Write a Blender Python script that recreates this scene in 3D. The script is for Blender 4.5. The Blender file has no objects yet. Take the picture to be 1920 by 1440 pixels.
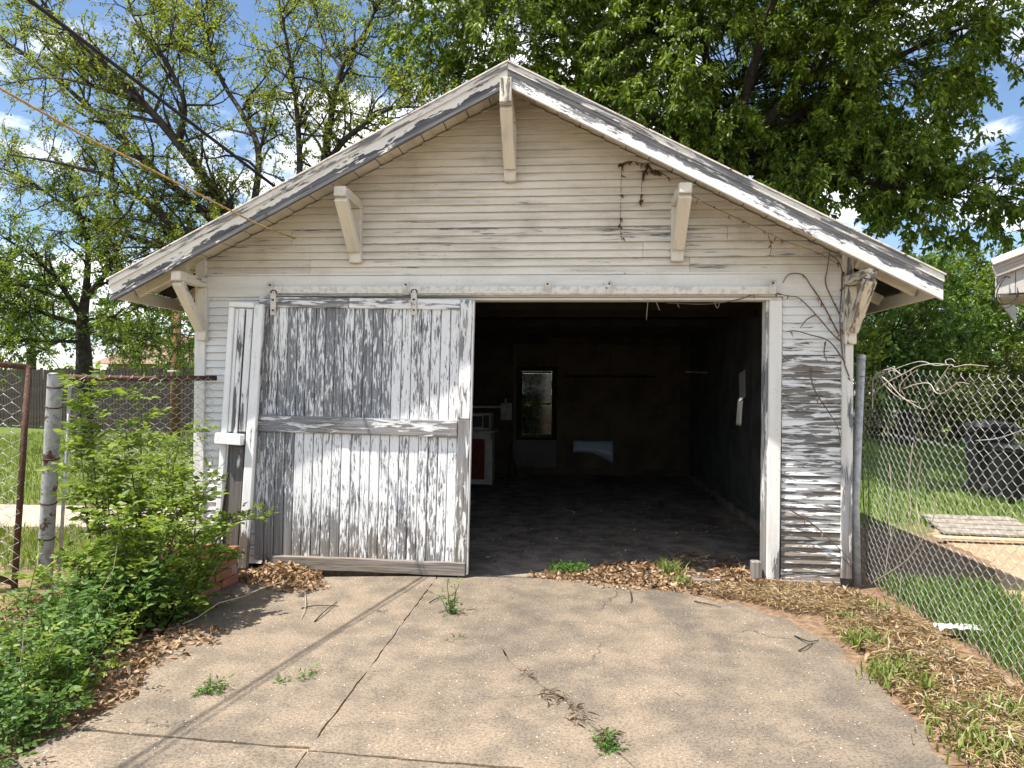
import bpy, math, random
import numpy as np
from mathutils import Matrix, Vector

# ---------------------------------------------------------------- camera, sky, sun, exposure
SC = bpy.context.scene
COL = SC.collection
RNG = np.random.default_rng(7)
random.seed(7)
R = math.radians

CAM = Vector((0.498, -5.724, 1.504))
YAW, PITCH, ROLL, FPX = -0.0852, 0.0053, 0.0082, 1332.4
_f = Vector((math.sin(YAW) * math.cos(PITCH), math.cos(YAW) * math.cos(PITCH), math.sin(PITCH)))
_r = Vector((math.cos(YAW), -math.sin(YAW), 0)); _u = _r.cross(_f)
RIGHT = math.cos(ROLL) * _r + math.sin(ROLL) * _u
UP = -math.sin(ROLL) * _r + math.cos(ROLL) * _u
cd = bpy.data.cameras.new('camera'); cam = bpy.data.objects.new('camera', cd); COL.objects.link(cam)
cd.sensor_width = 36; cd.lens = 36 * FPX / 1920; cd.clip_start = 0.05; cd.clip_end = 2000
m = Matrix((RIGHT, UP, -_f)).transposed().to_4x4(); m.translation = CAM
cam.matrix_world = m; SC.camera = cam

SUN_A, SUN_E = R(63), R(64)      # azimuth off the facade normal (from the left, behind the camera), elevation
to_sun = Vector((-math.sin(SUN_A) * math.cos(SUN_E), -math.cos(SUN_A) * math.cos(SUN_E), math.sin(SUN_E)))
ld = bpy.data.lights.new('sun', 'SUN'); ld.energy = 5.0; ld.angle = R(0.53); ld.color = (1, .955, .89)
sun = bpy.data.objects.new('sun', ld); COL.objects.link(sun)
sun.rotation_euler = to_sun.to_track_quat('Z', 'Y').to_euler(); sun.location = to_sun * 60

W = bpy.data.worlds.new('World'); SC.world = W; W.use_nodes = True
SC.view_settings.view_transform = 'Standard'; SC.view_settings.look = 'None'
SC.view_settings.gamma = 1; SC.view_settings.use_curve_mapping = False
SC.view_settings.exposure = 0.92
SC.render.engine = 'CYCLES'
SC.cycles.max_bounces = 5; SC.cycles.transparent_max_bounces = 12
SC.cycles.diffuse_bounces = 2; SC.cycles.use_adaptive_sampling = True; SC.cycles.adaptive_threshold = .03; SC.cycles.use_denoising = True


class NT:
    """tiny node helper"""
    def __init__(s, tree): s.t = tree; s.n = tree.nodes; s.l = tree.links; s.n.clear()
    def new(s, kind, **kw):
        n = s.n.new(kind)
        for k, v in kw.items(): setattr(n, k, v)
        return n
    def put(s, sock, v):
        if hasattr(v, 'is_linked') or isinstance(v, bpy.types.NodeSocket): s.l.new(v, sock)
        elif v is not None:
            if isinstance(v, (tuple, list)) and len(v) == 3 and sock.type == 'RGBA': v = (*v, 1)
            sock.default_value = v
    def math(s, op, a, b=None, c=None, clamp=False):
        n = s.new('ShaderNodeMath', operation=op, use_clamp=clamp)
        for i, v in enumerate((a, b, c)):
            if v is not None: s.put(n.inputs[i], v)
        return n.outputs[0]
    def vmath(s, op, a, b=None):
        n = s.new('ShaderNodeVectorMath', operation=op)
        s.put(n.inputs[0], a)
        if b is not None: s.put(n.inputs[1], b)
        return n.outputs[0]
    def mix(s, fac, a, b, mode='MIX'):
        n = s.new('ShaderNodeMix', data_type='RGBA', blend_type=mode)
        s.put(n.inputs[0], fac); s.put(n.inputs[6], a); s.put(n.inputs[7], b)
        return n.outputs[2]
    def noise(s, vec, scale=5, detail=4, rough=.55, dist=0, color=False):
        n = s.new('ShaderNodeTexNoise'); s.put(n.inputs['Vector'], vec)
        n.inputs['Scale'].default_value = scale; n.inputs['Detail'].default_value = detail
        n.inputs['Roughness'].default_value = rough; n.inputs['Distortion'].default_value = dist
        return n.outputs['Color' if color else 'Fac']
    def voro(s, vec, scale, feature='F1', out='Distance'):
        n = s.new('ShaderNodeTexVoronoi', feature=feature); s.put(n.inputs['Vector'], vec)
        n.inputs['Scale'].default_value = scale
        return n.outputs[out]
    def step(s, v, a, b, lo=0., hi=1., smooth=True):
        n = s.new('ShaderNodeMapRange', interpolation_type='SMOOTHSTEP' if smooth else 'LINEAR')
        s.put(n.inputs[0], v); s.put(n.inputs[1], a); s.put(n.inputs[2], b); s.put(n.inputs[3], lo); s.put(n.inputs[4], hi)
        return n.outputs[0]
    def ramp(s, v, stops):
        n = s.new('ShaderNodeValToRGB'); s.put(n.inputs[0], v); e = n.color_ramp.elements
        while len(e) < len(stops): e.new(.5)
        for el, (p, c) in zip(e, stops): el.position = p; el.color = (*c, 1)
        return n.outputs[0]
    def bump(s, h, strength=.5, dist=.002):
        n = s.new('ShaderNodeBump'); s.put(n.inputs['Height'], h)
        n.inputs['Strength'].default_value = strength; n.inputs['Distance'].default_value = dist
        return n.outputs[0]


SKYOFF = 0.0
# sky: Nishita + scattered white clouds all round
t = NT(W.node_tree)
sky = t.new('ShaderNodeTexSky', sky_type='NISHITA'); sky.sun_disc = False
sky.sun_elevation = SUN_E; sky.sun_rotation = math.atan2(to_sun.x, to_sun.y)
sky.air_density = 1.0; sky.dust_density = .2; sky.ozone_density = 3.0
g = t.new('ShaderNodeTexCoord').outputs['Generated']
sx = t.new('ShaderNodeSeparateXYZ'); t.put(sx.inputs[0], g)
den = t.math('ADD', t.math('MAXIMUM', sx.outputs[2], 0), .22)
cb = t.new('ShaderNodeCombineXYZ')
t.put(cb.inputs[0], t.math('DIVIDE', sx.outputs[0], den)); t.put(cb.inputs[1], t.math('DIVIDE', sx.outputs[1], den))
cl = t.noise(t.vmath('ADD', cb.outputs[0], (SKYOFF, 1.7, 0)), 1.5, 9, .58, .3)
cm = t.step(cl, .46, .57)
cc = t.mix(t.noise(cb.outputs[0], 4, 5), (8.6, 8.8, 9.2), (12.5, 12.5, 12.5))
bg = t.new('ShaderNodeBackground'); t.put(bg.inputs[0], t.mix(t.math('MULTIPLY', cm, .95), sky.outputs[0], cc))
bg.inputs[1].default_value = .10
t.put(t.new('ShaderNodeOutputWorld').inputs[0], bg.outputs[0])


# ---------------------------------------------------------------- helpers
def ray(x, y):
    return RIGHT * ((x - 960) / FPX) + UP * ((720 - y) / FPX) + _f
def at(x, y, Y):
    d = ray(x, y); return CAM + d * ((Y - CAM.y) / d.y)
def gr(x, y, z=0.):
    d = ray(x, y); return CAM + d * ((z - CAM.z) / d.z)

WM = {}
def _reg(o, M, parent):
    COL.objects.link(o)
    if parent is not None:
        o.parent = parent; o.matrix_parent_inverse = WM[parent.name].inverted()
    o.matrix_basis = M; WM[o.name] = M.copy()
    return o
def tag(o, label=None, cat=None, group=None, kind=None):
    if label: o['label'] = label
    if cat: o['category'] = cat
    if group: o['group'] = group
    if kind: o['kind'] = kind
    return o
def empty(name, loc, label=None, cat=None, group=None, kind=None, parent=None):
    o = bpy.data.objects.new(name, None); o.empty_display_size = .1
    _reg(o, Matrix.Translation(Vector(loc)), parent)
    return tag(o, label, cat, group, kind)
def npmesh(name, V, F, mat, smooth=False):
    """V (n,3), F (m,k) int"""
    V = np.asarray(V, np.float32).reshape(-1, 3); F = np.asarray(F, np.int32)
    me = bpy.data.meshes.new(name)
    me.vertices.add(len(V)); me.vertices.foreach_set('co', V.ravel())
    me.loops.add(F.size); me.loops.foreach_set('vertex_index', F.ravel())
    me.polygons.add(len(F)); me.polygons.foreach_set('loop_start', np.arange(0, F.size, F.shape[1], dtype=np.int32))
    me.update(calc_edges=True)
    if smooth: me.polygons.foreach_set('use_smooth', np.ones(len(F), bool))
    if mat: me.materials.append(mat)
    return me
def pymesh(name, V, F, mat, smooth=False):
    me = bpy.data.meshes.new(name); me.from_pydata([tuple(v) for v in V], [], F); me.update()
    if smooth:
        for p in me.polygons: p.use_smooth = True
    if mat: me.materials.append(mat)
    return me
def obj(name, me, parent=None, M=None, **kw):
    o = bpy.data.objects.new(name, me)
    _reg(o, M if M is not None else Matrix.Identity(4), parent)
    for k, v in kw.items(): o[k] = v
    return o
_boxes = {}
def boxmesh(l, t, w, mat, b=None, jit=0., seed=0, nx=1):
    """chamfered board: l along x (grain), t along y, w along z, centred"""
    key = (round(l, 3), round(t, 3), round(w, 3), mat.name, jit, seed, nx)
    if key in _boxes: return _boxes[key]
    if b is None: b = min(.006, t * .2, w * .2)
    rr = random.Random(seed)
    prof = [(-t/2, -w/2+b), (-t/2, w/2-b), (-t/2+b, w/2), (t/2-b, w/2), (t/2, w/2-b), (t/2, -w/2+b), (t/2-b, -w/2), (-t/2+b, -w/2)]
    V, F = [], []
    xs = [-l/2, -l/2+b] + [-l/2 + l*(i+1)/(nx) for i in range(nx-1)] + [l/2-b, l/2]
    for i, x in enumerate(xs):
        end = i in (0, len(xs)-1)
        dy, dz = rr.uniform(-jit, jit), rr.uniform(-jit, jit)
        for (y, z) in prof:
            sy = (t/2-b)/(t/2) if end else 1; sz = (w/2-b)/(w/2) if end else 1
            V.append((x, y*sy+dy, z*sz+dz))
    for i in range(len(xs)-1):
        for k in range(8):
            a, c = i*8+k, i*8+(k+1) % 8
            F.append((a, c, c+8, a+8))
    F.append(tuple(range(7, -1, -1))); n = (len(xs)-1)*8; F.append(tuple(range(n, n+8)))
    F = [f[::-1] for f in F]
    me = pymesh('board', V, F, mat); _boxes[key] = me
    return me
def basis(xd, yd, c):
    """matrix with local x along xd, local y close to yd, centre c"""
    x = Vector(xd).normalized(); y = Vector(yd); y = (y - x * y.dot(x)).normalized(); z = x.cross(y)
    M = Matrix((x, y, z)).transposed().to_4x4(); M.translation = Vector(c); return M
def plank(name, p0, p1, t, w, mat, parent, yd=(0, -1, 0), bare=.3, jit=0., seed=None, nx=1, M0=None, b=None, **kw):
    """board from p0 to p1, thickness t along yd, width w across"""
    p0, p1 = Vector(p0), Vector(p1)
    me = boxmesh((p1-p0).length, t, w, mat, jit=jit, seed=seed if seed is not None else (random.randrange(999) if jit else 0), nx=nx, b=b)
    M = basis(p1-p0, yd, (p0+p1)/2)
    if M0 is not None: M = M0 @ M
    return obj(name, me, parent, M, bare=bare, **kw)
def box(name, c, s, mat, parent, M0=None, **kw):
    me = boxmesh(s[0], s[1], s[2], mat); M = Matrix.Translation(Vector(c))
    if M0 is not None: M = M0 @ M
    return obj(name, me, parent, M, **kw)
def tubes(name, lines, mat, sides=6, smooth=True, cap=True):
    """lines: list of (points (n,3), radii (n,))"""
    VV, FF, off = [], [], 0
    ang = np.arange(sides) * 2 * np.pi / sides
    for P, r in lines:
        P = np.asarray(P, float); n = len(P); r = np.broadcast_to(np.asarray(r, float), (n,))
        T = np.gradient(P, axis=0); T /= np.linalg.norm(T, axis=1, keepdims=True) + 1e-9
        ref = np.array([0, 0, 1.]) if abs(T[0, 2]) < .9 else np.array([1., 0, 0])
        A = np.cross(T, ref); A /= np.linalg.norm(A, axis=1, keepdims=True) + 1e-9
        B = np.cross(T, A)
        V = P[:, None] + r[:, None, None] * (np.cos(ang)[None, :, None] * A[:, None] + np.sin(ang)[None, :, None] * B[:, None])
        VV.append(V.reshape(-1, 3))
        i = np.arange(n-1)[:, None] * sides; k = np.arange(sides)[None]; k2 = (k+1) % sides
        FF.append(np.stack([i+k, i+k2, i+sides+k2, i+sides+k], -1).reshape(-1, 4) + off)
        if cap and sides == 4:
            FF.append(np.array([[3, 2, 1, 0], [(n-1)*4, (n-1)*4+1, (n-1)*4+2, (n-1)*4+3]]) + off)
        elif cap and sides == 6:
            q = (n-1)*6
            FF.append(np.array([[3, 2, 1, 0], [5, 4, 3, 0], [q, q+1, q+2, q+3], [q, q+3, q+4, q+5]]) + off)
        elif cap and sides == 8:
            q = (n-1)*8
            FF.append(np.array([[3, 2, 1, 0], [4, 3, 0, 7], [7, 6, 5, 4], [q, q+1, q+2, q+3], [q, q+3, q+4, q+7], [q+4, q+5, q+6, q+7]]) + off)
        off += n * sides
    return npmesh(name, np.concatenate(VV), np.concatenate(FF), mat, smooth)
def smoothline(pts, n=6):
    """Catmull-Rom through points"""
    P = [np.asarray(p, float) for p in pts]; P = [2*P[0]-P[1]] + P + [2*P[-1]-P[-2]]
    out = []
    for i in range(1, len(P)-2):
        for k in range(n):
            s = k/n; a, b, c, d = P[i-1:i+3]
            out.append(.5*((2*b)+(-a+c)*s+(2*a-5*b+4*c-d)*s*s+(-a+3*b-3*c+d)*s**3))
    out.append(P[-2]); return np.array(out)
def unit(v): return v / (np.linalg.norm(v, axis=-1, keepdims=True) + 1e-9)
def leaves(name, pos, dirs, L, Wd, mat, fold=.25, curl=.15, normal_up=.6, rng=RNG, fine=False):
    """folded pointed leaves; pos (n,3), dirs (n,3), L and Wd (n,) length and width"""
    n = len(pos); d = unit(dirs)
    up = rng.normal(size=(n, 3)); up[:, 2] += normal_up * 3; up = unit(up - d * (up*d).sum(1, keepdims=True))
    s = np.cross(d, up); L = np.broadcast_to(L, (n,))[:, None]; Wd = np.broadcast_to(Wd, (n,))[:, None]
    base = pos; tip = pos + d*L - up*curl*L
    if fine:
        mid = pos + d*L*.45 - up*fold*Wd*.5; m2 = pos + d*L*.75 - up*(fold*Wd*.4 + curl*L*.5)
        l1, r1 = pos + d*L*.32 + s*Wd*.5, pos + d*L*.32 - s*Wd*.5
        l2, r2 = pos + d*L*.68 + s*Wd*.36 - up*curl*L*.4, pos + d*L*.68 - s*Wd*.36 - up*curl*L*.4
        V = np.stack([base, l1, l2, tip, r2, r1, mid, m2], 1)
        q = np.array([[0, 6, 1, 1], [0, 5, 6, 6], [1, 6, 7, 2], [6, 5, 4, 7], [2, 7, 3, 3], [7, 4, 3, 3]])
        q = np.array([[0, 6, 1], [0, 5, 6], [1, 6, 7], [1, 7, 2], [6, 5, 4], [6, 4, 7], [2, 7, 3], [7, 4, 3]])
        F = (np.arange(n)[:, None, None]*8 + q[None]).reshape(-1, 3)
    else:
        l1 = pos + d*L*.42 + s*Wd*.5 + up*fold*Wd*.4; r1 = pos + d*L*.42 - s*Wd*.5 + up*fold*Wd*.4
        V = np.stack([base, l1, tip, r1], 1)
        q = np.array([[0, 2, 1], [0, 3, 2]])
        F = (np.arange(n)[:, None, None]*4 + q[None]).reshape(-1, 3)
    return npmesh(name, V.reshape(-1, 3), F, mat)
def blades(name, pos, h, w, lean, mat, rng=RNG):
    """grass blades: 3-segment bent strips"""
    n = len(pos); a = rng.uniform(0, 2*np.pi, n); b = a + rng.normal(0, .6, n) + np.pi/2
    side = np.stack([np.cos(a), np.sin(a), 0*a], 1) * (np.broadcast_to(w, (n,))[:, None]/2)
    dr = np.stack([np.cos(b), np.sin(b), 0*b], 1) * (rng.uniform(.2, 1, n) * lean)[:, None]
    h = np.broadcast_to(h, (n,))[:, None]; z = np.array([0, 0, 1.])
    p1 = pos + z*h*.55 + dr*h*.3; p2 = pos + z*h*(.95 - .2*lean) + dr*h
    V = np.stack([pos-side, pos+side, p1+side*.8, p1-side*.8, p2], 1)
    q = np.array([[0, 1, 2], [0, 2, 3], [3, 2, 4]])
    F = (np.arange(n)[:, None, None]*5 + q[None]).reshape(-1, 3)
    return npmesh(name, V.reshape(-1, 3), F, mat)
# ---------------------------------------------------------------- materials
def mat(name):
    m = bpy.data.materials.new(name); m.use_nodes = True
    return m, NT(m.node_tree)
def finish(t, col, rough=.8, normal=None, spec=.3, metal=0.):
    b = t.new('ShaderNodeBsdfPrincipled')
    t.put(b.inputs['Base Color'], col); t.put(b.inputs['Roughness'], rough)
    t.put(b.inputs['Specular IOR Level'], spec); t.put(b.inputs['Metallic'], metal)
    if normal is not None: t.put(b.inputs['Normal'], normal)
    o = t.new('ShaderNodeOutputMaterial'); t.put(o.inputs[0], b.outputs[0]); return b
def peel(name, paint=(.80, .79, .76), wood=(.225, .232, .248), wood2=(.08, .082, .088), stretch=9., fine=26., lowdirt=True, grime=.25, soft=.012, brown=0., clump=.5, low=.28, reg=.16):
    """old paint flaking off weathered boards; grain along local x; share of bare wood from the object's 'bare' property"""
    m, t = mat(name)
    oi = t.new('ShaderNodeObjectInfo')
    rnd = t.new('ShaderNodeCombineXYZ')
    for i, k in enumerate((37., 53., 91.)): t.put(rnd.inputs[i], t.math('MULTIPLY', oi.outputs['Random'], k))
    P = t.vmath('ADD', t.new('ShaderNodeTexCoord').outputs['Object'], rnd.outputs[0])
    geo = t.new('ShaderNodeNewGeometry').outputs['Position']
    def sc(v, a): return t.vmath('MULTIPLY', v, a)
    n1 = t.noise(sc(P, (fine/stretch, fine, fine)), 1, 6, .64, .5)
    n2 = t.noise(sc(P, (5/stretch*2.2, 9, 9)), 1, 3, .5)
    n3 = t.noise(geo, 1.7, 3, .5)
    n = t.math('ADD', t.math('MULTIPLY', n1, .62), t.math('MULTIPLY_ADD', n2, .22, t.math('MULTIPLY_ADD', n3, reg, (.16-reg)*.5)))
    at_ = t.new('ShaderNodeAttribute', attribute_type='OBJECT', attribute_name='bare').outputs['Fac']
    sp = t.new('ShaderNodeSeparateXYZ'); t.put(sp.inputs[0], geo)
    bare = at_
    if lowdirt: bare = t.math('ADD', at_, t.step(sp.outputs[2], .75, .05, 0, low))
    th = t.math('MULTIPLY_ADD', bare, -.5, .75)
    msk = t.step(n, th, t.math('ADD', th, soft))
    # wood
    gn = t.noise(sc(P, (2.2, 75, 75)), 1, 4, .65)
    wc = t.ramp(gn, [(.28, wood2), (.5, wood), (.75, tuple(min(1, c*1.45) for c in wood))])
    wc = t.mix(t.step(t.noise(geo, 2.3, 3), .4, .65), wc, t.mix(1, wc, (1.03, .97, .90), 'MULTIPLY'))
    wc = t.mix(t.math('MULTIPLY', t.step(sp.outputs[2], .7, .05), .7), wc, t.mix(1, wc, (1., .84, .66), 'MULTIPLY'))
    if brown: wc = t.mix(brown, wc, (.16, .10, .065))
    # paint
    dn = t.noise(sc(P, (1.2, 10, 10)), 1, 6, .65)
    pc = t.mix(t.math('MULTIPLY', t.step(dn, .42, .72), grime), paint, (.36, .31, .24))
    pc = t.mix(t.math('MULTIPLY', t.step(t.noise(geo, 3.1, 6, .6), .5, .75), grime*.8), pc, (.45, .40, .31))
    fl = t.noise(sc(P, (45, 90, 90)), 1, 3, .6)
    pc = t.mix(t.step(fl, .64, .70), pc, t.mix(1, pc, (.72, .7, .68), 'MULTIPLY'))
    pc = t.mix(t.math('MULTIPLY', t.step(n, t.math('SUBTRACT', th, .055), th), .5), pc, t.mix(.55, pc, wc))
    col = t.mix(msk, pc, wc)
    h = t.math('ADD', t.math('MULTIPLY', t.math('SUBTRACT', 1, msk), .7), t.math('MULTIPLY', gn, t.math('MULTIPLY_ADD', msk, .5, .12)))
    finish(t, col, t.math('MULTIPLY_ADD', msk, .25, .6), t.bump(h, .9, .0035), .25)
    return m

M_GABLE = peel('cream_siding_paint', paint=(.80, .745, .645), stretch=12, grime=.52, lowdirt=False, fine=40)
M_SIDE = peel('peeling_siding_paint', paint=(.84, .83, .80), wood=(.205, .19, .175), wood2=(.065, .058, .052), stretch=8, fine=40, grime=.14, low=.06, reg=.05)
M_TRIM = peel('white_trim_paint', paint=(.80, .775, .72), stretch=7, fine=20, grime=.28, clump=.8)
M_DOOR = peel('peeling_door_paint', paint=(.84, .84, .83), wood=(.225, .233, .25), wood2=(.09, .093, .10), low=.20, stretch=8, fine=80, grime=.10, soft=.01, clump=.75)
M_RAIL = peel('bare_rail_wood', paint=(.82, .81, .79), wood=(.24, .24, .245), wood2=(.07, .068, .066), low=.12, stretch=7, fine=36, grime=.15)
M_ARM = peel('bracket_paint', paint=(.74, .68, .57), wood=(.22, .20, .17), stretch=5, fine=30, grime=.45, lowdirt=False)
M_LEAN = peel('leaning_panel_paint', paint=(.85, .845, .83), wood=(.15, .14, .135), stretch=8, fine=24, grime=.12, soft=.008)

def rake_mat(name, lo, hi, flip, paint=(.80, .77, .71), wk=1., fr=.05):
    """barge board: paint left on one side of a ragged line along the board, bare grey wood on the other"""
    m, t = mat(name)
    P = t.new('ShaderNodeTexCoord').outputs['Object']; sp = t.new('ShaderNodeSeparateXYZ'); t.put(sp.inputs[0], P)
    v = sp.outputs[2]
    ln = t.noise(t.vmath('MULTIPLY', P, (2.2, 1, 6)), 1, 7, .62)
    fn = t.noise(t.vmath('MULTIPLY', P, (9, 30, 55)), 1, 6, .65)
    line = t.math('MULTIPLY_ADD', t.math('SUBTRACT', ln, .5), .22, (lo+hi)/2)
    line = t.math('MULTIPLY_ADD', t.math('SUBTRACT', fn, .5), fr, line)
    msk = t.step(v, t.math('ADD', line, .0035), line) if not flip else t.step(v, line, t.math('ADD', line, .0035))
    spots = t.step(t.noise(t.vmath('MULTIPLY', P, (7, 40, 40)), 1, 5, .6), .62, .635)
    msk = t.math('ABSOLUTE', t.math('SUBTRACT', msk, spots))
    gn = t.noise(t.vmath('MULTIPLY', P, (3, 90, 90)), 1, 5, .6)
    wc = t.ramp(gn, [(.3, (.045*wk, .046*wk, .05*wk)), (.5, (.115*wk, .116*wk, .122*wk)), (.75, (.22*wk, .215*wk, .21*wk))])
    pc = t.mix(t.math('MULTIPLY', t.step(t.noise(t.vmath('MULTIPLY', P, (2, 25, 25)), 1, 6, .65), .45, .75), .45), paint, (.42, .37, .30))
    h = t.math('ADD', t.math('SUBTRACT', 1, msk), t.math('MULTIPLY', gn, .4))
    finish(t, t.mix(msk, pc, wc), .75, t.bump(h, .8, .002), .25); return m
M_RAKE_L = rake_mat('barge_board_left', -.018, .004, True)
M_RAKE_R = rake_mat('barge_board_right', -.018, .006, False, paint=(.84, .83, .80), wk=1.75, fr=.16)

def simple(name, col, rough=.7, var=.25, scale=6., col2=None, metal=0., spec=.3, bump=0., bscale=40.):
    m, t = mat(name); P = t.new('ShaderNodeTexCoord').outputs['Object']
    n = t.noise(P, scale, 6, .6)
    c2 = col2 or tuple(c*(1-var) for c in col)
    c = t.mix(t.step(n, .38, .66), col, c2)
    nb = t.bump(t.noise(P, bscale, 4, .6), .6, bump) if bump else None
    finish(t, c, rough, nb, spec, metal); return m
def rusty(name, base=(.52, .52, .50), amount=.5, metal=.55):
    m, t = mat(name); P = t.new('ShaderNodeTexCoord').outputs['Object']; g = t.new('ShaderNodeNewGeometry').outputs['Position']
    n = t.noise(g, 9, 7, .65); n2 = t.noise(g, 60, 4, .6)
    mk = t.step(t.math('MULTIPLY_ADD', n2, .25, n), .98-amount*.75, 1.04-amount*.75)
    rc = t.ramp(n2, [(.3, (.05, .028, .019)), (.55, (.105, .055, .036)), (.8, (.20, .125, .085))])
    c = t.mix(mk, t.mix(t.step(t.noise(g, 22, 5), .45, .65), base, tuple(x*.72 for x in base)), rc)
    finish(t, c, t.math('MULTIPLY_ADD', mk, .35, .5), t.bump(n2, .5, .0015), .3, t.math('MULTIPLY', t.math('SUBTRACT', 1, mk), metal)); return m
M_GALV = rusty('galvanised_steel', (.56, .57, .57), .12, .25)
M_WIRE = rusty('galvanised_wire', (.50, .50, .48), .2, .3)
M_OLDWIRE = rusty('old_fence_wire', (.60, .59, .56), .3, .35)
M_RUST = rusty('rusty_pipe', (.45, .42, .38), .95, .3)
M_POSTRUST = rusty('painted_post_rust', (.36, .365, .36), .40, .1)
M_TRACK = rusty('painted_track', (.76, .72, .63), .10, 0.)
M_STRAP = rusty('painted_strap', (.66, .61, .54), .32, 0.)

# leaves
def leafmat(name, c1, c2, c3, trans=.4, rough=.5, spec=.35):
    m, t = mat(name); g = t.new('ShaderNodeNewGeometry'); r = g.outputs['Random Per Island']
    n = t.noise(g.outputs['Position'], 1.3, 3)
    c = t.ramp(t.math('ADD', t.math('MULTIPLY', r, .7), t.math('MULTIPLY', n, .35)), [(.1, c1), (.5, c2), (.95, c3)])
    b = t.new('ShaderNodeBsdfPrincipled'); t.put(b.inputs['Base Color'], c); b.inputs['Roughness'].default_value = rough
    b.inputs['Specular IOR Level'].default_value = spec
    tr = t.new('ShaderNodeBsdfTranslucent'); t.put(tr.inputs[0], t.mix(1, c, (1.25, 1.3, .55), 'MULTIPLY'))
    mx = t.new('ShaderNodeMixShader'); mx.inputs[0].default_value = trans
    t.put(mx.inputs[1], b.outputs[0]); t.put(mx.inputs[2], tr.outputs[0])
    t.put(t.new('ShaderNodeOutputMaterial').inputs[0], mx.outputs[0]); return m
M_LEAF_R = leafmat('dense_tree_leaf', (.05, .085, .011), (.115, .18, .019), (.27, .34, .042), .38)
M_LEAF_L = leafmat('spring_leaf', (.11, .14, .024), (.21, .25, .042), (.33, .365, .08), .45)
M_LEAF_L2 = leafmat('yellow_green_leaf', (.11, .17, .025), (.18, .25, .035), (.27, .34, .06), .4)
M_LEAF_B = leafmat('background_leaf', (.05, .10, .016), (.10, .175, .03), (.17, .26, .05), .35)
M_LEAF_O = leafmat('thicket_leaf', (.065, .085, .022), (.11, .135, .032), (.17, .18, .06), .3)
M_SHRUB = leafmat('sapling_leaf', (.085, .14, .020), (.165, .235, .033), (.30, .37, .07), .42)
M_WEED = leafmat('weed_leaf', (.035, .075, .014), (.075, .15, .025), (.14, .25, .05), .33)
M_GRASS = leafmat('grass_blade', (.10, .16, .025), (.17, .22, .04), (.27, .28, .09), .3)
M_GRASS_R = leafmat('lush_grass_blade', (.055, .11, .016), (.10, .18, .027), (.18, .26, .05), .3)
M_DRY = leafmat('dry_leaf', (.11, .06, .032), (.28, .17, .095), (.52, .38, .25), .15, .8, .15)
M_STRAW = leafmat('dry_straw', (.26, .17, .10), (.50, .37, .23), (.74, .62, .46), .15, .8, .15)
M_BARK = simple('dark_bark', (.032, .026, .022), .9, .4, 9, (.07, .058, .05), bump=.02, bscale=14)
M_TWIG = simple('brown_stem', (.09, .065, .04), .85, .3)
M_GSTEM = simple('green_stem', (.11, .13, .04), .8, .3)
M_DRYVINE = simple('dry_vine_stem', (.44, .38, .31), .85, .3)
M_VINE = simple('dark_vine_stem', (.17, .12, .095), .9, .35)

# concrete
def concrete(name, a=(.250, .201, .148), b=(.172, .141, .107), stain=(.085, .077, .068), dark=.66, dust=.0):
    m, t = mat(name); g = t.new('ShaderNodeNewGeometry').outputs['Position']
    big = t.noise(t.vmath('MULTIPLY', g, (1.0, .42, 1)), 1.25, 5, .55, .6)
    mid = t.noise(g, 4.5, 6, .62); fine = t.noise(g, 70, 4, .7); grit = t.noise(g, 260, 2, .6)
    c = t.mix(t.step(mid, .36, .66), a, b)
    st = t.math('MULTIPLY', t.step(t.math('MULTIPLY_ADD', mid, .3, big), .50, .92), dark)
    c = t.mix(st, c, stain)
    c = t.mix(t.math('MULTIPLY', t.step(fine, .42, .64), .85), c, t.mix(1, c, (.50, .48, .46), 'MULTIPLY'))
    c = t.mix(t.math('MULTIPLY', t.step(grit, .52, .64), .8), c, t.mix(1, c, (2.0, 1.9, 1.75), 'MULTIPLY'))
    peb = t.voro(g, 42); cellr = t.voro(g, 42, 'F1', 'Color')
    sep = t.new('ShaderNodeSeparateColor'); t.put(sep.inputs[0], cellr)
    pm = t.math('MULTIPLY', t.step(peb, .16, .12), t.step(sep.outputs[0], .86, .9))
    c = t.mix(pm, c, (.66, .60, .52))
    wv = t.vmath('ADD', g, t.vmath('MULTIPLY', t.noise(g, 2.5, 5, .6, 0, True), (.55, .55, 0)))
    ck = t.voro(wv, .62, 'DISTANCE_TO_EDGE')
    c = t.mix(t.math('MULTIPLY', t.step(ck, .0036, .001), t.step(t.noise(g, 1.6, 3), .50, .58, 0, .75)), c, (.05, .04, .032))
    h = t.math('ADD', t.math('MULTIPLY', fine, .7), t.math('MULTIPLY_ADD', pm, .5, t.math('MULTIPLY', grit, .5)))
    finish(t, c, .9, t.bump(h, .55, .003), .2); return m
M_CONC = concrete('weathered_concrete')
M_FLOOR = concrete('dusty_floor', (.33, .28, .225), (.18, .15, .125), (.035, .03, .027))
M_CONC2 = concrete('pale_path_concrete', (.50, .42, .33), (.40, .33, .25), (.2, .17, .14), .5)
M_SLABG = concrete('stained_porch_concrete', (.36, .32, .27), (.27, .24, .2), (.13, .12, .10))

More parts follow.
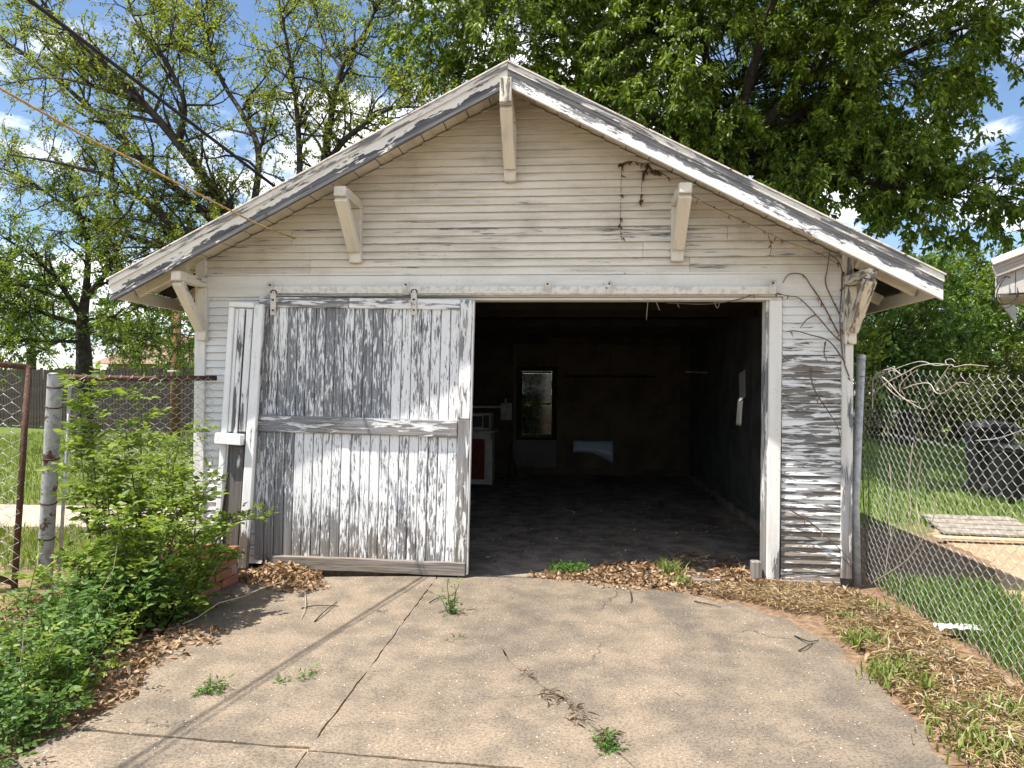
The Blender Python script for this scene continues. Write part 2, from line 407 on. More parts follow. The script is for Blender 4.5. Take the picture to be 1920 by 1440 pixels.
def ground_mat():
    m, t = mat('soil_and_grass'); g = t.new('ShaderNodeNewGeometry').outputs['Position']
    sp = t.new('ShaderNodeSeparateXYZ'); t.put(sp.inputs[0], g)
    n = t.noise(g, 1.1, 6, .6); f = t.noise(g, 22, 5, .65)
    soil = t.ramp(f, [(.3, (.10, .066, .042)), (.52, (.22, .145, .09)), (.75, (.36, .25, .165))])
    gcol = t.ramp(t.noise(g, 5, 6, .7), [(.3, (.06, .09, .02)), (.55, (.12, .155, .035)), (.8, (.22, .22, .08))])
    # bare earth near the drive, grass farther back
    far = t.step(t.math('MULTIPLY_ADD', n, 2.6, sp.outputs[1]), 3.2, 4.6)
    farx = t.step(t.math('ABSOLUTE', t.math('SUBTRACT', sp.outputs[0], .3)), 3.2, 4.4)
    k = t.math('MULTIPLY', t.math('MAXIMUM', far, t.math('MULTIPLY', farx, t.step(n, .45, .6))), 1)
    finish(t, t.mix(k, soil, gcol), .95, t.bump(f, .8, .02), .15); return m
M_GROUND = ground_mat()
def sandmat():
    m, t = mat('sandy_dirt'); g = t.new('ShaderNodeNewGeometry').outputs['Position']
    f = t.noise(g, 30, 5, .65); b = t.noise(g, 3, 4)
    c = t.ramp(t.math('ADD', t.math('MULTIPLY', f, .6), t.math('MULTIPLY', b, .4)), [(.3, (.20, .13, .08)), (.5, (.38, .26, .165)), (.75, (.52, .38, .25))])
    finish(t, c, .95, t.bump(f, .7, .01), .1); return m
M_SAND = sandmat()

M_BRICK = simple('old_red_brick', (.34, .115, .07), .9, .4, 9, (.20, .10, .07), bump=.006, bscale=55)
M_MORTAR = simple('crumbly_mortar', (.30, .24, .19), .95, .3, 20, bump=.004)
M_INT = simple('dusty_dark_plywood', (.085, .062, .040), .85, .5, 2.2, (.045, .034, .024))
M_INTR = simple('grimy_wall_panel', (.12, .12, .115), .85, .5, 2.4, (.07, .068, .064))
M_DARKWOOD = simple('sooty_timber', (.035, .028, .022), .9, .4)
M_SHINGLE = simple('dark_asphalt_shingle', (.05, .048, .045), .95, .3, 30, bump=.004)
M_WHITE = simple('grubby_white_enamel', (.40, .39, .36), .45, .3)
M_DARKGREY = simple('dark_appliance_face', (.03, .03, .03), .4, .3)
M_REDBROWN = simple('red_brown_cloth', (.12, .035, .02), .9, .4)
M_PALEBLUE = simple('pale_blue_paint', (.42, .50, .62), .3, .12, 3., spec=.5)
M_BLACK = simple('black_plastic', (.014, .014, .015), .5, .3)
M_BLACKIN = simple('black_cable', (.02, .02, .02), .6, .2)
M_FENCEWOOD = simple('old_fence_picket', (.030, .024, .019), .95, .5, 5., (.055, .045, .035))  # picket colour darkened for age and for the shade of the trees
M_PLANK = simple('grey_ground_board', (.33, .29, .24), .9, .3, 8, (.22, .19, .155))
M_NEWPLANK = simple('yellow_plank', (.62, .46, .27), .8, .2)
M_HOUSEROOF = simple('brown_shingle_roof', (.30, .20, .15), .95, .3, 14, (.22, .145, .11))
M_HOUSEWALL = simple('tan_house_wall', (.36, .29, .22), .9, .25)
M_POLE = simple('wooden_pole', (.25, .14, .08), .9, .4, 6)
M_CARW = simple('white_car_paint', (.80, .80, .80), .25, .05, spec=.5)
M_TYRE = simple('tyre_rubber', (.02, .02, .02), .8, .2)
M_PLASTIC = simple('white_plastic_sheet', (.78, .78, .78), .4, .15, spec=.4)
M_ROPE = simple('yellow_cord', (.52, .33, .12), .85, .4, 30)
M_CABLE = simple('black_service_cable', (.02, .02, .022), .6, .2)
M_GREYPAINT = peel('neighbour_grey_board', paint=(.48, .46, .43), wood=(.36, .34, .31), stretch=5, fine=18, lowdirt=False)

def glass():
    m, t = mat('dirty_window_glass'); P = t.new('ShaderNodeTexCoord').outputs['Object']
    tr = t.new('ShaderNodeBsdfTransparent'); tr.inputs[0].default_value = (.13, .135, .13, 1)
    d = t.new('ShaderNodeBsdfDiffuse'); d.inputs[0].default_value = (.22, .21, .17, 1)
    gl = t.new('ShaderNodeBsdfGlossy'); gl.inputs['Roughness'].default_value = .08
    a = t.new('ShaderNodeMixShader'); t.put(a.inputs[0], t.step(t.noise(P, 7, 6, .65), .4, .75, .12, .55)); t.put(a.inputs[1], tr.outputs[0]); t.put(a.inputs[2], d.outputs[0])
    b = t.new('ShaderNodeMixShader'); b.inputs[0].default_value = .04; t.put(b.inputs[1], a.outputs[0]); t.put(b.inputs[2], gl.outputs[0])
    t.put(t.new('ShaderNodeOutputMaterial').inputs[0], b.outputs[0]); return m
M_GLASS = glass()
M_CARGLASS = simple('dark_car_glass', (.02, .025, .03), .08, .1, spec=.6)
# ---------------------------------------------------------------- ground and driveway
gx = np.concatenate([np.linspace(-120, -12, 10), np.linspace(-10, 12, 67), np.linspace(14, 120, 10)])
gy = np.concatenate([np.linspace(-30, -8, 6), np.linspace(-6, 12, 73), np.linspace(14, 160, 12)])
XX, YY = np.meshgrid(gx, gy)
def hgt(x, y):
    h = -.035 + .014*np.sin(x*1.7+y*.6)*np.cos(y*1.3-x*.5)
    h = h + .05*np.clip((-x-2.45)/.8, 0, 1)*np.clip((1.2-y)/1., 0, 1)      # raised bed behind the bricks
    return h
ZZ = hgt(XX, YY)
inside = (np.abs(XX) < 2.6) & (YY > -.1) & (YY < 7); ZZ = np.where(inside, -.08, ZZ)
ny, nx_ = XX.shape
idx = np.arange(ny*nx_).reshape(ny, nx_)
F = np.stack([idx[:-1, :-1], idx[:-1, 1:], idx[1:, 1:], idx[1:, :-1]], -1).reshape(-1, 4)
ground = obj('ground', npmesh('ground', np.stack([XX, YY, ZZ], -1), F, M_GROUND, True)); tag(ground, 'bare soil and rough grass round the old garage', 'ground', kind='structure')

def ragged(pts, step=.07, j=.008, seed=1):
    rr = random.Random(seed); out = []
    for i, a in enumerate(pts):
        b = pts[(i+1) % len(pts)]; n = max(1, int(math.dist(a, b)/step))
        for k in range(n):
            s = k/n; out.append((a[0]+(b[0]-a[0])*s+rr.uniform(-j, j), a[1]+(b[1]-a[1])*s+rr.uniform(-j, j)))
    return out
def slab(name, pts, z0, z1, mat, parent, seed=1, j=.006, **kw):
    p = ragged(pts, seed=seed, j=j); n = len(p)
    V = [(x, y, z1) for x, y in p] + [(x+.004*(1 if x < 0 else -1), y, z0) for x, y in p]
    F = [tuple(range(n))] + [(i+n, (i+1) % n+n, (i+1) % n, i) for i in range(n)]
    me = bpy.data.meshes.new(name); me.from_pydata(V, [], F); me.update()
    if me.polygons[0].normal.z < 0: me.flip_normals()
    me.materials.append(mat)
    return obj(name, me, parent, **kw)
drive = empty('driveway', (0, -2.5, 0), 'cracked tan concrete driveway in front of the garage', 'driveway', kind='structure')
g_ = .0045
JX = -.56
crackA = [(.42, -.55), (.22, -1.1), (.08, -1.55), (.27, -1.95), (.45, -2.25), (.62, -2.6), (.80, -2.93)]   # ragged crack across the right slab
slab('concrete_slab', [(-2.08, -.35), (JX-g_, -.12), (JX-g_-.02, -2.84), (-1.66, -2.78), (-1.58, -2.45), (-1.85, -1.9), (-2.12, -1.15)], -.1, 0, M_CONC, drive, 1)
slab('concrete_slab', [(-1.70, -2.79), (JX-g_-.02, -2.855), (JX-g_-.04, -6.2), (-2.2, -6.2), (-1.95, -4.0), (-1.72, -3.3)], -.1, -.003, M_CONC, drive, 2)
crackA = [(.10, -1.62), (.16, -1.82), (.27, -1.98), (.34, -2.1), (.47, -2.27), (.52, -2.42), (.66, -2.62), (.70, -2.76), (.80, -2.93)]
slab('concrete_slab', [(JX+g_, -.12), (.28, -.09), (.65, -.16), (.9, -.20), (1.12, -.34), (1.3, -.38), (1.5, -.55), (1.66, -.62), (1.83, -.86), (1.93, -.95), (1.96, -1.15), (2.07, -1.38), (2.03, -1.6), (2.09, -1.85), (2.05, -2.1), (2.07, -2.4), (2.01, -2.6), (2.0, -2.9), (.815, -2.945)] + [(x+.003, y) for x, y in crackA[::-1]] + [(x-.005, y-.003) for x, y in crackA] + [(JX+g_-.02, -2.86)], -.1, 0., M_CONC, drive, 3, .006)
slab('concrete_slab', [(JX+g_-.02, -2.875), (.8, -2.955), (1.99, -2.92), (1.85, -3.6), (1.7, -6.2), (JX+g_-.04, -6.2)], -.1, 0, M_CONC, drive, 5)

slab('joint_fill', [(JX-.03, -.2), (JX+.03, -.2), (JX, -6), (JX-.06, -6)], -.09, -.010, M_SAND, drive, 12, .002)
slab('joint_fill', [(-1.6, -2.77), (-1.6, -2.81), (.8, -2.97), (1.85, -2.95), (1.85, -2.90), (.8, -2.92)], -.09, -.0115, M_SAND, drive, 13, .002)
slab('joint_fill', [(.05, -1.65), (.13, -1.62), (.55, -2.4), (.85, -2.9), (.75, -2.9), (.4, -2.35)], -.09, -.013, M_SAND, drive, 14, .002)
# ---------------------------------------------------------------- the garage
SL = .516; ZR = 3.925; HW = 2.655; OV = .48; EV = 3.09; DEP = 6.95; TOP = 2.205
GA = empty('garage', (0, 0, 0), 'old white timber garage with peeling paint, low gable roof and open doorway', 'garage')
def roofz(x): return ZR - SL*abs(x)
def wallbox(c, s, mat, name='wall'): return box(name, c, s, mat, GA)
# shell
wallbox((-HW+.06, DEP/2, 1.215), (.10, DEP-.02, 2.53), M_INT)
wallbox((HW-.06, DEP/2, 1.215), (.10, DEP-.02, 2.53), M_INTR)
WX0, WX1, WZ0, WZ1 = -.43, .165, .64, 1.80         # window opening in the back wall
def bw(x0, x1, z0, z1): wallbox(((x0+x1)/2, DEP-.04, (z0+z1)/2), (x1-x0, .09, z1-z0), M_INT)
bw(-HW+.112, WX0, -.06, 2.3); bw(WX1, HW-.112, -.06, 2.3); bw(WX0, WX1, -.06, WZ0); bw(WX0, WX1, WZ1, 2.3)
# back gable
V = []
for y in (DEP-.085, DEP): V += [(-HW+.01, y, 2.298), (HW-.01, y, 2.298), (HW-.01, y, roofz(HW)-.05), (0, y, roofz(0)-.05), (-HW+.01, y, roofz(HW)-.05)]
obj('wall', pymesh('wall', V, [(0, 1, 2, 3, 4), (9, 8, 7, 6, 5), (0, 5, 6, 1), (1, 6, 7, 2), (2, 7, 8, 3), (3, 8, 9, 4), (4, 9, 5, 0)], M_INT), GA)
# front wall sheathing
OX0, OX1 = -2.03, 2.02
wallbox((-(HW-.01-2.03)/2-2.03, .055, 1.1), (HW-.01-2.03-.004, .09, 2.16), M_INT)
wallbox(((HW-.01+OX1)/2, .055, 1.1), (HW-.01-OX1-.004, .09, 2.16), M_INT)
zt = TOP+.01
V = []
for y in (.01, .10): V += [(-HW+.01, y, zt), (HW-.01, y, zt), (HW-.01, y, roofz(HW)-.05), (0, y, roofz(0)-.05), (-HW+.01, y, roofz(HW)-.05)]
obj('wall', pymesh('wall', V, [(0, 1, 2, 3, 4), (9, 8, 7, 6, 5), (0, 5, 6, 1), (1, 6, 7, 2), (2, 7, 8, 3), (3, 8, 9, 4), (4, 9, 5, 0)], M_INT), GA)
# floor with debris inside
slab('floor', [(-2.6, -.03), (-.3, -.03), (.3, -.03), (.9, -.01), (1.5, .03), (2.58, .02), (2.58, DEP-.1), (-2.6, DEP-.1)], -.07, -.012, M_FLOOR, GA, 9, .004)

# siding: boards milled with two narrow laps
def siding(xl, xr, z, bare, m_, lapL=.0625, warp=0., name='siding_board', lip=.0235):
    """xl(z), xr(z): end positions"""
    b = lapL
    prof = [(.002, 0), (-lip, 0), (-.002, b-.0018), (-lip+.001, b-.0008), (-.002, 2*b-.0015), (.002, 2*b-.0015)]
    n = len(prof); V = []
    xc = (xl(z)+xr(z))/2
    for f in (xl, xr):
        for (y, dz) in prof: V.append((f(z+dz)-xc, y, dz))
    F = [(i, (i+1) % n, (i+1) % n+n, i+n) for i in range(n)] + [tuple(range(n-1, -1, -1)), tuple(range(n, 2*n))]
    me = pymesh('siding_board', V, F, m_)
    M = Matrix.Translation((xc, 0, z)) @ Matrix.Rotation(random.uniform(-warp, warp), 4, 'Y') @ Matrix.Rotation(random.uniform(0, warp)*2, 4, 'X')
    return obj(name, me, GA, M, bare=bare)
z = 2.425; row = 0
while z < 3.86:
    lim = lambda zz: max(.015, min(2.585, (ZR-.055-zz)/SL))
    b_ = .16 + (.15 if z < 2.75 else (.08 if z < 3.0 else 0)) + random.uniform(-.04, .05)
    js = [-lim] if False else []
    cuts = [] if z > 3.35 else ([random.uniform(-1.6, 1.6)] if row % 2 else [random.uniform(-1.9, -.4), random.uniform(.5, 1.9)])
    fs = [lambda zz: -lim(zz)] + [(lambda zz, c=c: c) for c in cuts] + [lambda zz: lim(zz)]
    ok = all(abs(c) < lim(z+.126)-.2 for c in cuts)
    if not ok: fs = [fs[0], fs[-1]]
    for i in range(len(fs)-1):
        siding((lambda zz, f=fs[i], k=(.0015 if i else 0): f(zz)+k), (lambda zz, f=fs[i+1], k=(.0015 if i < len(fs)-2 else 0): f(zz)-k), z, b_+random.uniform(-.03, .04), M_GABLE, lip=.031)
    z += .125; row += 1
z = .03
while z < 2.2:
    t_ = 1-abs(z-.75)/1.6
    bare = .22 if z > 1.95 else (.29 if z > 1.83 else (.36 if z > 1.7 else (.44 if z > 1.58 else (.51 if z > 1.2 else .47)+random.uniform(-.04, .05))))
    if z < .3: bare = .54
    siding(lambda zz: 2.128, lambda zz: 2.572, z, bare, M_SIDE, warp=.004 if z < 1.5 else .001)
    siding(lambda zz: -2.56, lambda zz: -2.06, z, .14 if z > .5 else .35, M_SIDE, warp=.001)
    z += .125
# trim boards
plank('corner_board', (-2.607, -.019, .05), (-2.607, -.019, 2.56), .040, .094, M_TRIM, GA, bare=.20)
plank('corner_board', (2.614, -.019, .05), (2.614, -.019, 2.56), .040, .084, M_TRIM, GA, bare=.42)
plank('corner_board', (-2.64, .03, .05), (-2.64, .03, 2.5), .03, .06, M_TRIM, GA, yd=(-1, 0, 0), bare=.3)
plank('corner_board', (2.645, .03, .05), (2.645, .03, 2.5), .03, .06, M_TRIM, GA, yd=(1, 0, 0), bare=.35)
plank('belt_board', (-2.555, -.016, 2.328), (2.565, -.016, 2.322), .040, .180, M_TRIM, GA, bare=.13, nx=6)
plank('drip_cap', (-2.555, -.022, 2.424), (.9, -.022, 2.420), .05, .016, M_TRIM, GA, bare=.25)
plank('drip_cap', (.906, -.022, 2.419), (2.565, -.022, 2.415), .05, .016, M_TRIM, GA, bare=.2)
plank('head_jamb', (-2.02, .035, 2.222), (2.12, .035, 2.216), .13, .022, M_TRIM, GA, bare=.25)
plank('door_casing', (2.061, -.021, .015), (2.071, -.021, 2.205), .045, .098, M_TRIM, GA, bare=.16)
plank('side_jamb', (2.005, .04, .02), (2.012, .04, 2.204), .12, .022, M_TRIM, GA, bare=.45, yd=(0, -1, 0))
plank('side_jamb', (-2.022, .04, .02), (-2.022, .04, 2.204), .12, .022, M_TRIM, GA, bare=.35)
plank('sill_block', (1.93, -.03, .02), (1.93, -.03, .17), .07, .07, M_RAIL, GA, bare=.8)
plank('sill_board', (2.02, -.02, .012), (2.57, -.02, .012), .05, .030, M_RAIL, GA, bare=.9)

# sliding door track
TRK = obj('track', boxmesh(4.04, .022, .064, M_TRACK), GA, Matrix.Translation((.02, -.080, 2.283)) @ Matrix.Rotation(R(.25), 4, 'Y'))
box('track_lip', (.02, -.066, 2.247), (4.03, .034, .008), M_TRACK, TRK)
for x_ in (508, 762, 1027, 1142, 1448):
    p = at(x_, 537, -.08)
    br = box('track_bracket', (p.x, -.096, 2.298), (.056, .012, .105), M_STRAP, TRK)
    box('bolt', (p.x, -.105, 2.328), (.014, .01, .014), M_RUST, TRK)

# sliding door, sagging a little to the left at the foot
DR = Matrix.Translation((-.293, 0, 2.2)) @ Matrix.Rotation(R(.95), 4, 'Y') @ Matrix.Translation((.293, 0, -2.2))
DOOR = empty('sliding_door', (-1.2, -.12, 0), parent=GA)
DOOR['label'] = 'sliding door of narrow upright boards, grey wood showing through flaking white paint'
bx0, bx1 = -2.045, -.392; nb = 21; bw_ = (bx1-bx0)/nb
for i in range(nb):
    xc = bx0+(i+.5)*bw_; u = i/(nb-1)
    bt = .48 + .09*math.exp(-((u-.38)/.24)**2) - .08*math.exp(-((u-.72)/.12)**2) - .10*(u > .9) + random.uniform(-.035, .035)
    bb = .43 - .05*math.exp(-((u-.55)/.3)**2) + .12*(u < .2) - .10*(u > .9) + random.uniform(-.05, .05)
    dy = random.uniform(-.0025, .0025)
    # each board has a quirk bead: two planks of a tongue and groove pair read as one board with a joint
    plank('board', (xc, -.118+dy, 1.20), (xc, -.118+dy, 2.15), .022, bw_-.0055, M_DOOR, DOOR, bare=bt, M0=DR, b=.005)
    plank('board', (xc, -.118+dy, .06), (xc, -.118+dy, 1.195), .022, bw_-.0055, M_DOOR, DOOR, bare=bb, M0=DR, b=.005)
plank('backing_board', (-2.03, -.094, 1.1), (-.30, -.094, 1.1), .018, 2.08, M_DARKWOOD, DOOR, M0=DR)
plank('top_rail', (-2.05, -.131, 2.158), (-1.30, -.131, 2.158), .034, .082, M_RAIL, DOOR, bare=.55, M0=DR)
plank('top_rail', (-1.299, -.131, 2.158), (-.394, -.131, 2.158), .034, .082, M_RAIL, DOOR, bare=.42, M0=DR)
plank('middle_rail', (-2.045, -.138, 1.172), (-.393, -.138, 1.172), .040, .135, M_RAIL, DOOR, bare=.585, M0=DR, nx=8, jit=.002, seed=3)
plank('bottom_rail', (-1.9, -.138, .055), (-.30, -.138, .062), .05, .105, M_RAIL, DOOR, bare=1.0, M0=DR, nx=10, jit=.004, seed=5)
plank('right_stile', (-.343, -.132, .11), (-.343, -.132, 1.25), .038, .098, M_RAIL, DOOR, bare=.56, M0=DR)
plank('right_stile', (-.343, -.132, 1.252), (-.343, -.132, 2.198), .038, .098, M_RAIL, DOOR, bare=.46, M0=DR)
plank('edge_strip', (-.289, -.118, .02), (-.289, -.118, 2.195), .055, .012, M_RAIL, DOOR, bare=.3, M0=DR)
for px in (512, 776):
    p = at(px, 565, -.16)
    h = box('hanger', (p.x, -.157, 2.165), (.046, .010, .175), M_STRAP, DOOR)
    box('bolt', (p.x, -.166, 2.20), (.016, .012, .016), M_RUST, h); box('bolt', (p.x, -.166, 2.115), (.014, .012, .014), M_RUST, h)
    lp = [(p.x-.022, -.15, 2.25), (p.x-.020, -.152, 2.272), (p.x, -.152, 2.28), (p.x+.020, -.152, 2.272), (p.x+.022, -.15, 2.25)]
    obj('hanger_loop', tubes('hanger_loop', [(smoothline(lp, 4), .006)], M_RUST, 6), h)

# knee brackets
def bracket(xc, ztop, zbot, w, bare, name='knee_bracket'):
    k = empty(name, (xc, -.05, zbot), parent=GA)
    plank('arm', (xc, .0, ztop-.038), (xc, -OV+.02, ztop-.038), w*.95, .076, M_ARM, k, yd=(1, 0, 0), bare=bare+.06)
    plank('wall_post', (xc, -.043, zbot), (xc, -.043, ztop-.078), .066, w, M_ARM, k, bare=bare)
    plank('strut', (xc, -.085, zbot+.10), (xc, -OV+.055, ztop-.085), .062, w*.97, M_ARM, k, yd=(0, -1, -1), bare=bare)
    return k
bracket(-2.579, 2.392, 1.875, .084, .28); bracket(-1.279, 3.03, 2.512, .102, .2); bracket(-.016, 3.70, 3.16, .098, .22)
bracket(1.31, 3.015, 2.508, .098, .24); bracket(2.622, 2.385, 1.86, .087, .42)
plank('king_block', (-.012, -OV-.012, 3.615), (-.012, -OV-.012, 3.80), .05, .088, M_ARM, GA, bare=.42)

# roof
ROOF = empty('roof', (0, 3, 2.3), parent=GA)
ca = math.cos(math.atan(SL)); sa = math.sin(math.atan(SL))
YB = DEP+.35
def slope_quad(side, x0, x1, y0, y1, z_off0, z_off1, mat, name):
    V = []
    for zo in (z_off0, z_off1):
        for (x, y) in ((x0, y0), (x1, y0), (x1, y1), (x0, y1)): V.append((side*x, y, ZR-SL*x+zo))
    F = [(3, 2, 1, 0), (4, 5, 6, 7), (0, 1, 5, 4), (1, 2, 6, 5), (2, 3, 7, 6), (3, 0, 4, 7)]
    if side < 0: F = [f[::-1] for f in F]
    return obj(name, pymesh(name, V, F, mat), ROOF)
E0 = EV+.02; yf = -OV-.03
slope_quad(-1, 0, E0, yf, YB, -.014, .004, M_SHINGLE, 'shingles')
hx0, hx1, hy0, hy1 = 1.66, 1.86, 2.62, 2.90       # unseen hole added in the right slope to throw a sun patch inside
for a in ((0, hx0, yf, YB), (hx1, E0, yf, YB), (hx0, hx1, yf, hy0), (hx0, hx1, hy1, YB)):
    slope_quad(1, *a, -.014, .004, M_SHINGLE, 'shingles')
# decking boards seen from below at the verge, plain sheathing farther in
nd = 17; wdk = EV/nd
for side in (-1, 1):
    for i in range(nd):
        x0 = i*wdk+.003; x1 = (i+1)*wdk-.003; xm = (x0+x1)/2
        M = basis((0, 1, 0), (side*SL, 0, 1), (side*xm, -OV/2+.06, ZR-SL*xm-.030))
        obj('deck_board', boxmesh(OV+.13, .022, (x1-x0)/ca, M_ARM, b=.002), ROOF, M, bare=.05+random.uniform(0, .1))
slope_quad(-1, 0, EV, .16, YB, -.045, -.0185, M_DARKWOOD, 'sheathing')
for a in ((0, hx0, .16, YB), (hx1, EV, .16, YB), (hx0, hx1, .16, hy0), (hx0, hx1, hy1, YB)):
    slope_quad(1, *a, -.045, -.0185, M_DARKWOOD, 'sheathing')
# barge boards: lower board and a proud moulding above it
for side, mm in ((-1, M_RAKE_L), (1, M_RAKE_R)):
    def pt(x, dz, y): return Vector((side*x, y, ZR-SL*x+dz))
    for (dz, wv, th, y, nm) in ((-.122, .128, .028, -OV, 'barge_board'), (-.036, .052, .034, -OV-.012, 'barge_moulding')):
        a, b2 = pt(0.0, dz, y), pt(EV, dz, y)
        L = (b2-a).length; w2 = wv*ca
        d = (b2-a).normalized(); nrm = Vector((-d.z, 0, d.x)) if side > 0 else Vector((d.z, 0, -d.x))
        # plumb-cut ends: parallelogram prism
        e1 = Vector((0, 0, 1))
        c = (a+b2)/2; Mx = basis(d if side > 0 else -d, (0, -1, 0), c); inv = Mx.inverted()
        P8 = []
        for yy in (y+th/2, y-th/2):
            for (p, s_) in ((a, -1), (b2, -1), (b2, 1), (a, 1)):
                q = p+e1*(s_*wv/2); P8.append(inv @ Vector((q.x, yy, q.z)))
        F = [(0, 1, 2, 3), (7, 6, 5, 4), (0, 4, 5, 1), (1, 5, 6, 2), (2, 6, 7, 3), (3, 7, 4, 0)]
        me = pymesh(nm, P8, F, mm if nm == 'barge_board' else M_TRIM)
        me.validate()
        import bmesh
        bm = bmesh.new(); bm.from_mesh(me); bmesh.ops.recalc_face_normals(bm, faces=bm.faces)
        bmesh.ops.bevel(bm, geom=bm.edges[:], offset=.003, segments=1, affect='EDGES'); bm.to_mesh(me); bm.free()
        o = obj(nm, me, ROOF, Mx, bare=.52 if side > 0 else .45)
    # drip edge strip just under the shingles
    a, b2 = pt(0, -.0065, -OV-.03), pt(EV+.008, -.0065, -OV-.03)
    plank('drip_edge', a, b2, .02, .012, M_STRAP, ROOF, yd=(0, -1, 0))
    # eave board and rafter tails
    plank('eave_board', (side*(EV-.012), -OV+.02, ZR-SL*EV-.105), (side*(EV-.012), YB-.05, ZR-SL*EV-.105), .022, .10, M_ARM, ROOF, yd=(side, 0, 0), bare=.15)
    yy = -.19 if side < 0 else -.16
    while yy < YB:
        x0, x1 = HW-.02, EV-.03
        plank('rafter_tail', (side*x0, yy, ZR-SL*x0-.092), (side*x1, yy, ZR-SL*x1-.092), .045, .085, M_ARM, ROOF, yd=(0, -1, 0), bare=.1)
        yy += .61
    yy = .5
    while yy < DEP:
        plank('rafter', (side*.03, yy, ZR-.11), (side*2.5, yy, ZR-SL*2.5-.095), .045, .09, M_DARKWOOD, ROOF, yd=(0, -1, 0)); yy += 1.0
for yy in (.55, 1.6, 2.35, 3.6, 4.6, 5.6):
    plank('ceiling_joist', (-2.5, yy, 2.36), (2.5, yy, 2.36), .045, .10, M_DARKWOOD, ROOF, yd=(0, -1, 0))

# inside: panels, window, shelf
for i, (y0, y1, dz) in enumerate(((.14, 1.3, 0), (1.31, 2.52, .01), (2.53, 3.74, 0), (3.75, 4.96, .015), (4.97, 6.8, 0))):
    plank('wall_panel', (HW-.122, (y0+y1)/2, .16+dz), (HW-.122, (y0+y1)/2, 2.28), .012, y1-y0, M_INTR, GA, yd=(-1, 0, 0))
plank('wall_plate', (HW-.15, .14, .03), (HW-.15, 6.8, .03), .10, .07, M_FLOOR, GA, yd=(0, 0, 1))
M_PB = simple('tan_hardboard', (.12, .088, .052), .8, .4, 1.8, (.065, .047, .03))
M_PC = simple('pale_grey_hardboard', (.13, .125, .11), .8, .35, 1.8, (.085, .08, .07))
yb = DEP-.094
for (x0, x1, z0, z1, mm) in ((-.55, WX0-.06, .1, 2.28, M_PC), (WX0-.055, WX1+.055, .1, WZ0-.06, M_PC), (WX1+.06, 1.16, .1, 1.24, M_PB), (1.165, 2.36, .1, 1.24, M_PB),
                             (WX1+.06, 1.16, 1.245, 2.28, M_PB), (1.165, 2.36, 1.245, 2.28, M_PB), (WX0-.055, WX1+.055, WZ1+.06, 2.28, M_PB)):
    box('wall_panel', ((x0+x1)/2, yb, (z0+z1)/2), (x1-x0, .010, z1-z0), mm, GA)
WIN = empty('window', ((WX0+WX1)/2, DEP-.06, WZ0), parent=GA)
for (a, b2, w) in (((WX0-.03, WZ0-.05), (WX0-.03, WZ1+.07), .07), ((WX1+.03, WZ0-.05), (WX1+.03, WZ1+.07), .07), ((WX0-.065, WZ1+.035), (WX1+.065, WZ1+.035), .07), ((WX0-.065, WZ0-.025), (WX1+.065, WZ0-.025), .05)):
    plank('frame', (a[0], yb-.018, a[1]), (b2[0], yb-.018, b2[1]), .026, w, M_DARKWOOD, WIN)
zm = (WZ0+WZ1)/2
for (x0, z0, x1, z1) in ((WX0+.02, WZ0, WX0+.02, WZ1), (WX1-.02, WZ0, WX1-.02, WZ1)): plank('sash_stile', (x0, DEP-.045, z0), (x1, DEP-.045, z1), .03, .038, M_DARKWOOD, WIN)
for zz in (WZ0+.02, zm, WZ1-.02): plank('sash_rail', (WX0+.04, DEP-.045, zz), (WX1-.04, DEP-.045, zz), .03, .036, M_DARKWOOD, WIN)
for z0, z1 in ((WZ0+.04, zm-.02), (zm+.02, WZ1-.04)): box('pane', ((WX0+WX1)/2, DEP-.045, (z0+z1)/2), (WX1-WX0-.08, .004, z1-z0), M_GLASS, WIN)
SH = box('shelf', (1.15, DEP-.22, 1.71), (1.55, .24, .022), M_DARKWOOD, GA)
for xx in (.55, 1.75): plank('shelf_bracket', (xx, DEP-.11, 1.60), (xx, DEP-.11, 1.698), .02, .03, M_DARKWOOD, SH)

# leaning leaf of old panelling beside the door
LP = empty('leaning_panel', (-2.2, -.22, 0), 'narrow white panel of split boards leaning beside the sliding door', 'door panel')
ML = Matrix.Translation((-2.12, -.19, 2.175)) @ Matrix.Rotation(R(2.6), 4, 'Y') @ Matrix.Rotation(R(-1.2), 4, 'X')
def lp(name, x0, x1, z0, z1, y, th, bare): return plank(name, ((x0+x1)/2, y, z0), ((x0+x1)/2, y, z1), th, x1-x0, M_LEAN, LP, bare=bare, M0=ML)
lp('stile', -.150, -.105, -2.08, -.045, 0, .04, .22); lp('stile', .062, .138, -2.13, -.012, 0, .045, .34)
lp('board', -.102, -.075, -1.05, -.055, .010, .018, .1); lp('board', -.070, -.024, -1.06, -.05, .006, .018, .40); lp('board', -.008, .046, -1.04, -.05, .006, .018, .40)
lp('board', -.075, .040, -2.05, -1.16, .016, .018, .72)
lp('backing', -.10, .06, -2.05, -.06, .030, .012, .95)
plank('top_rail', (-.15, -.002, -.022), (.06, -.002, -.022), .05, .042, M_LEAN, LP, bare=.15, M0=ML)
plank('ledge', (-.175, -.03, -1.105), (.045, -.03, -1.105), .075, .088, M_LEAN, LP, bare=.12, M0=ML)
# ---------------------------------------------------------------- things inside the garage
yb2 = DEP-.13
def outline_panel(name, pts, y, th, mat, parent=None):
    n = len(pts); V = [(x, y, z) for x, z in pts]+[(x, y+th, z) for x, z in pts]
    F = [tuple(range(n)), tuple(range(2*n-1, n-1, -1))]+[(i, i+n, (i+1) % n+n, (i+1) % n) for i in range(n)]
    me = pymesh(name, V, F, mat)
    return me
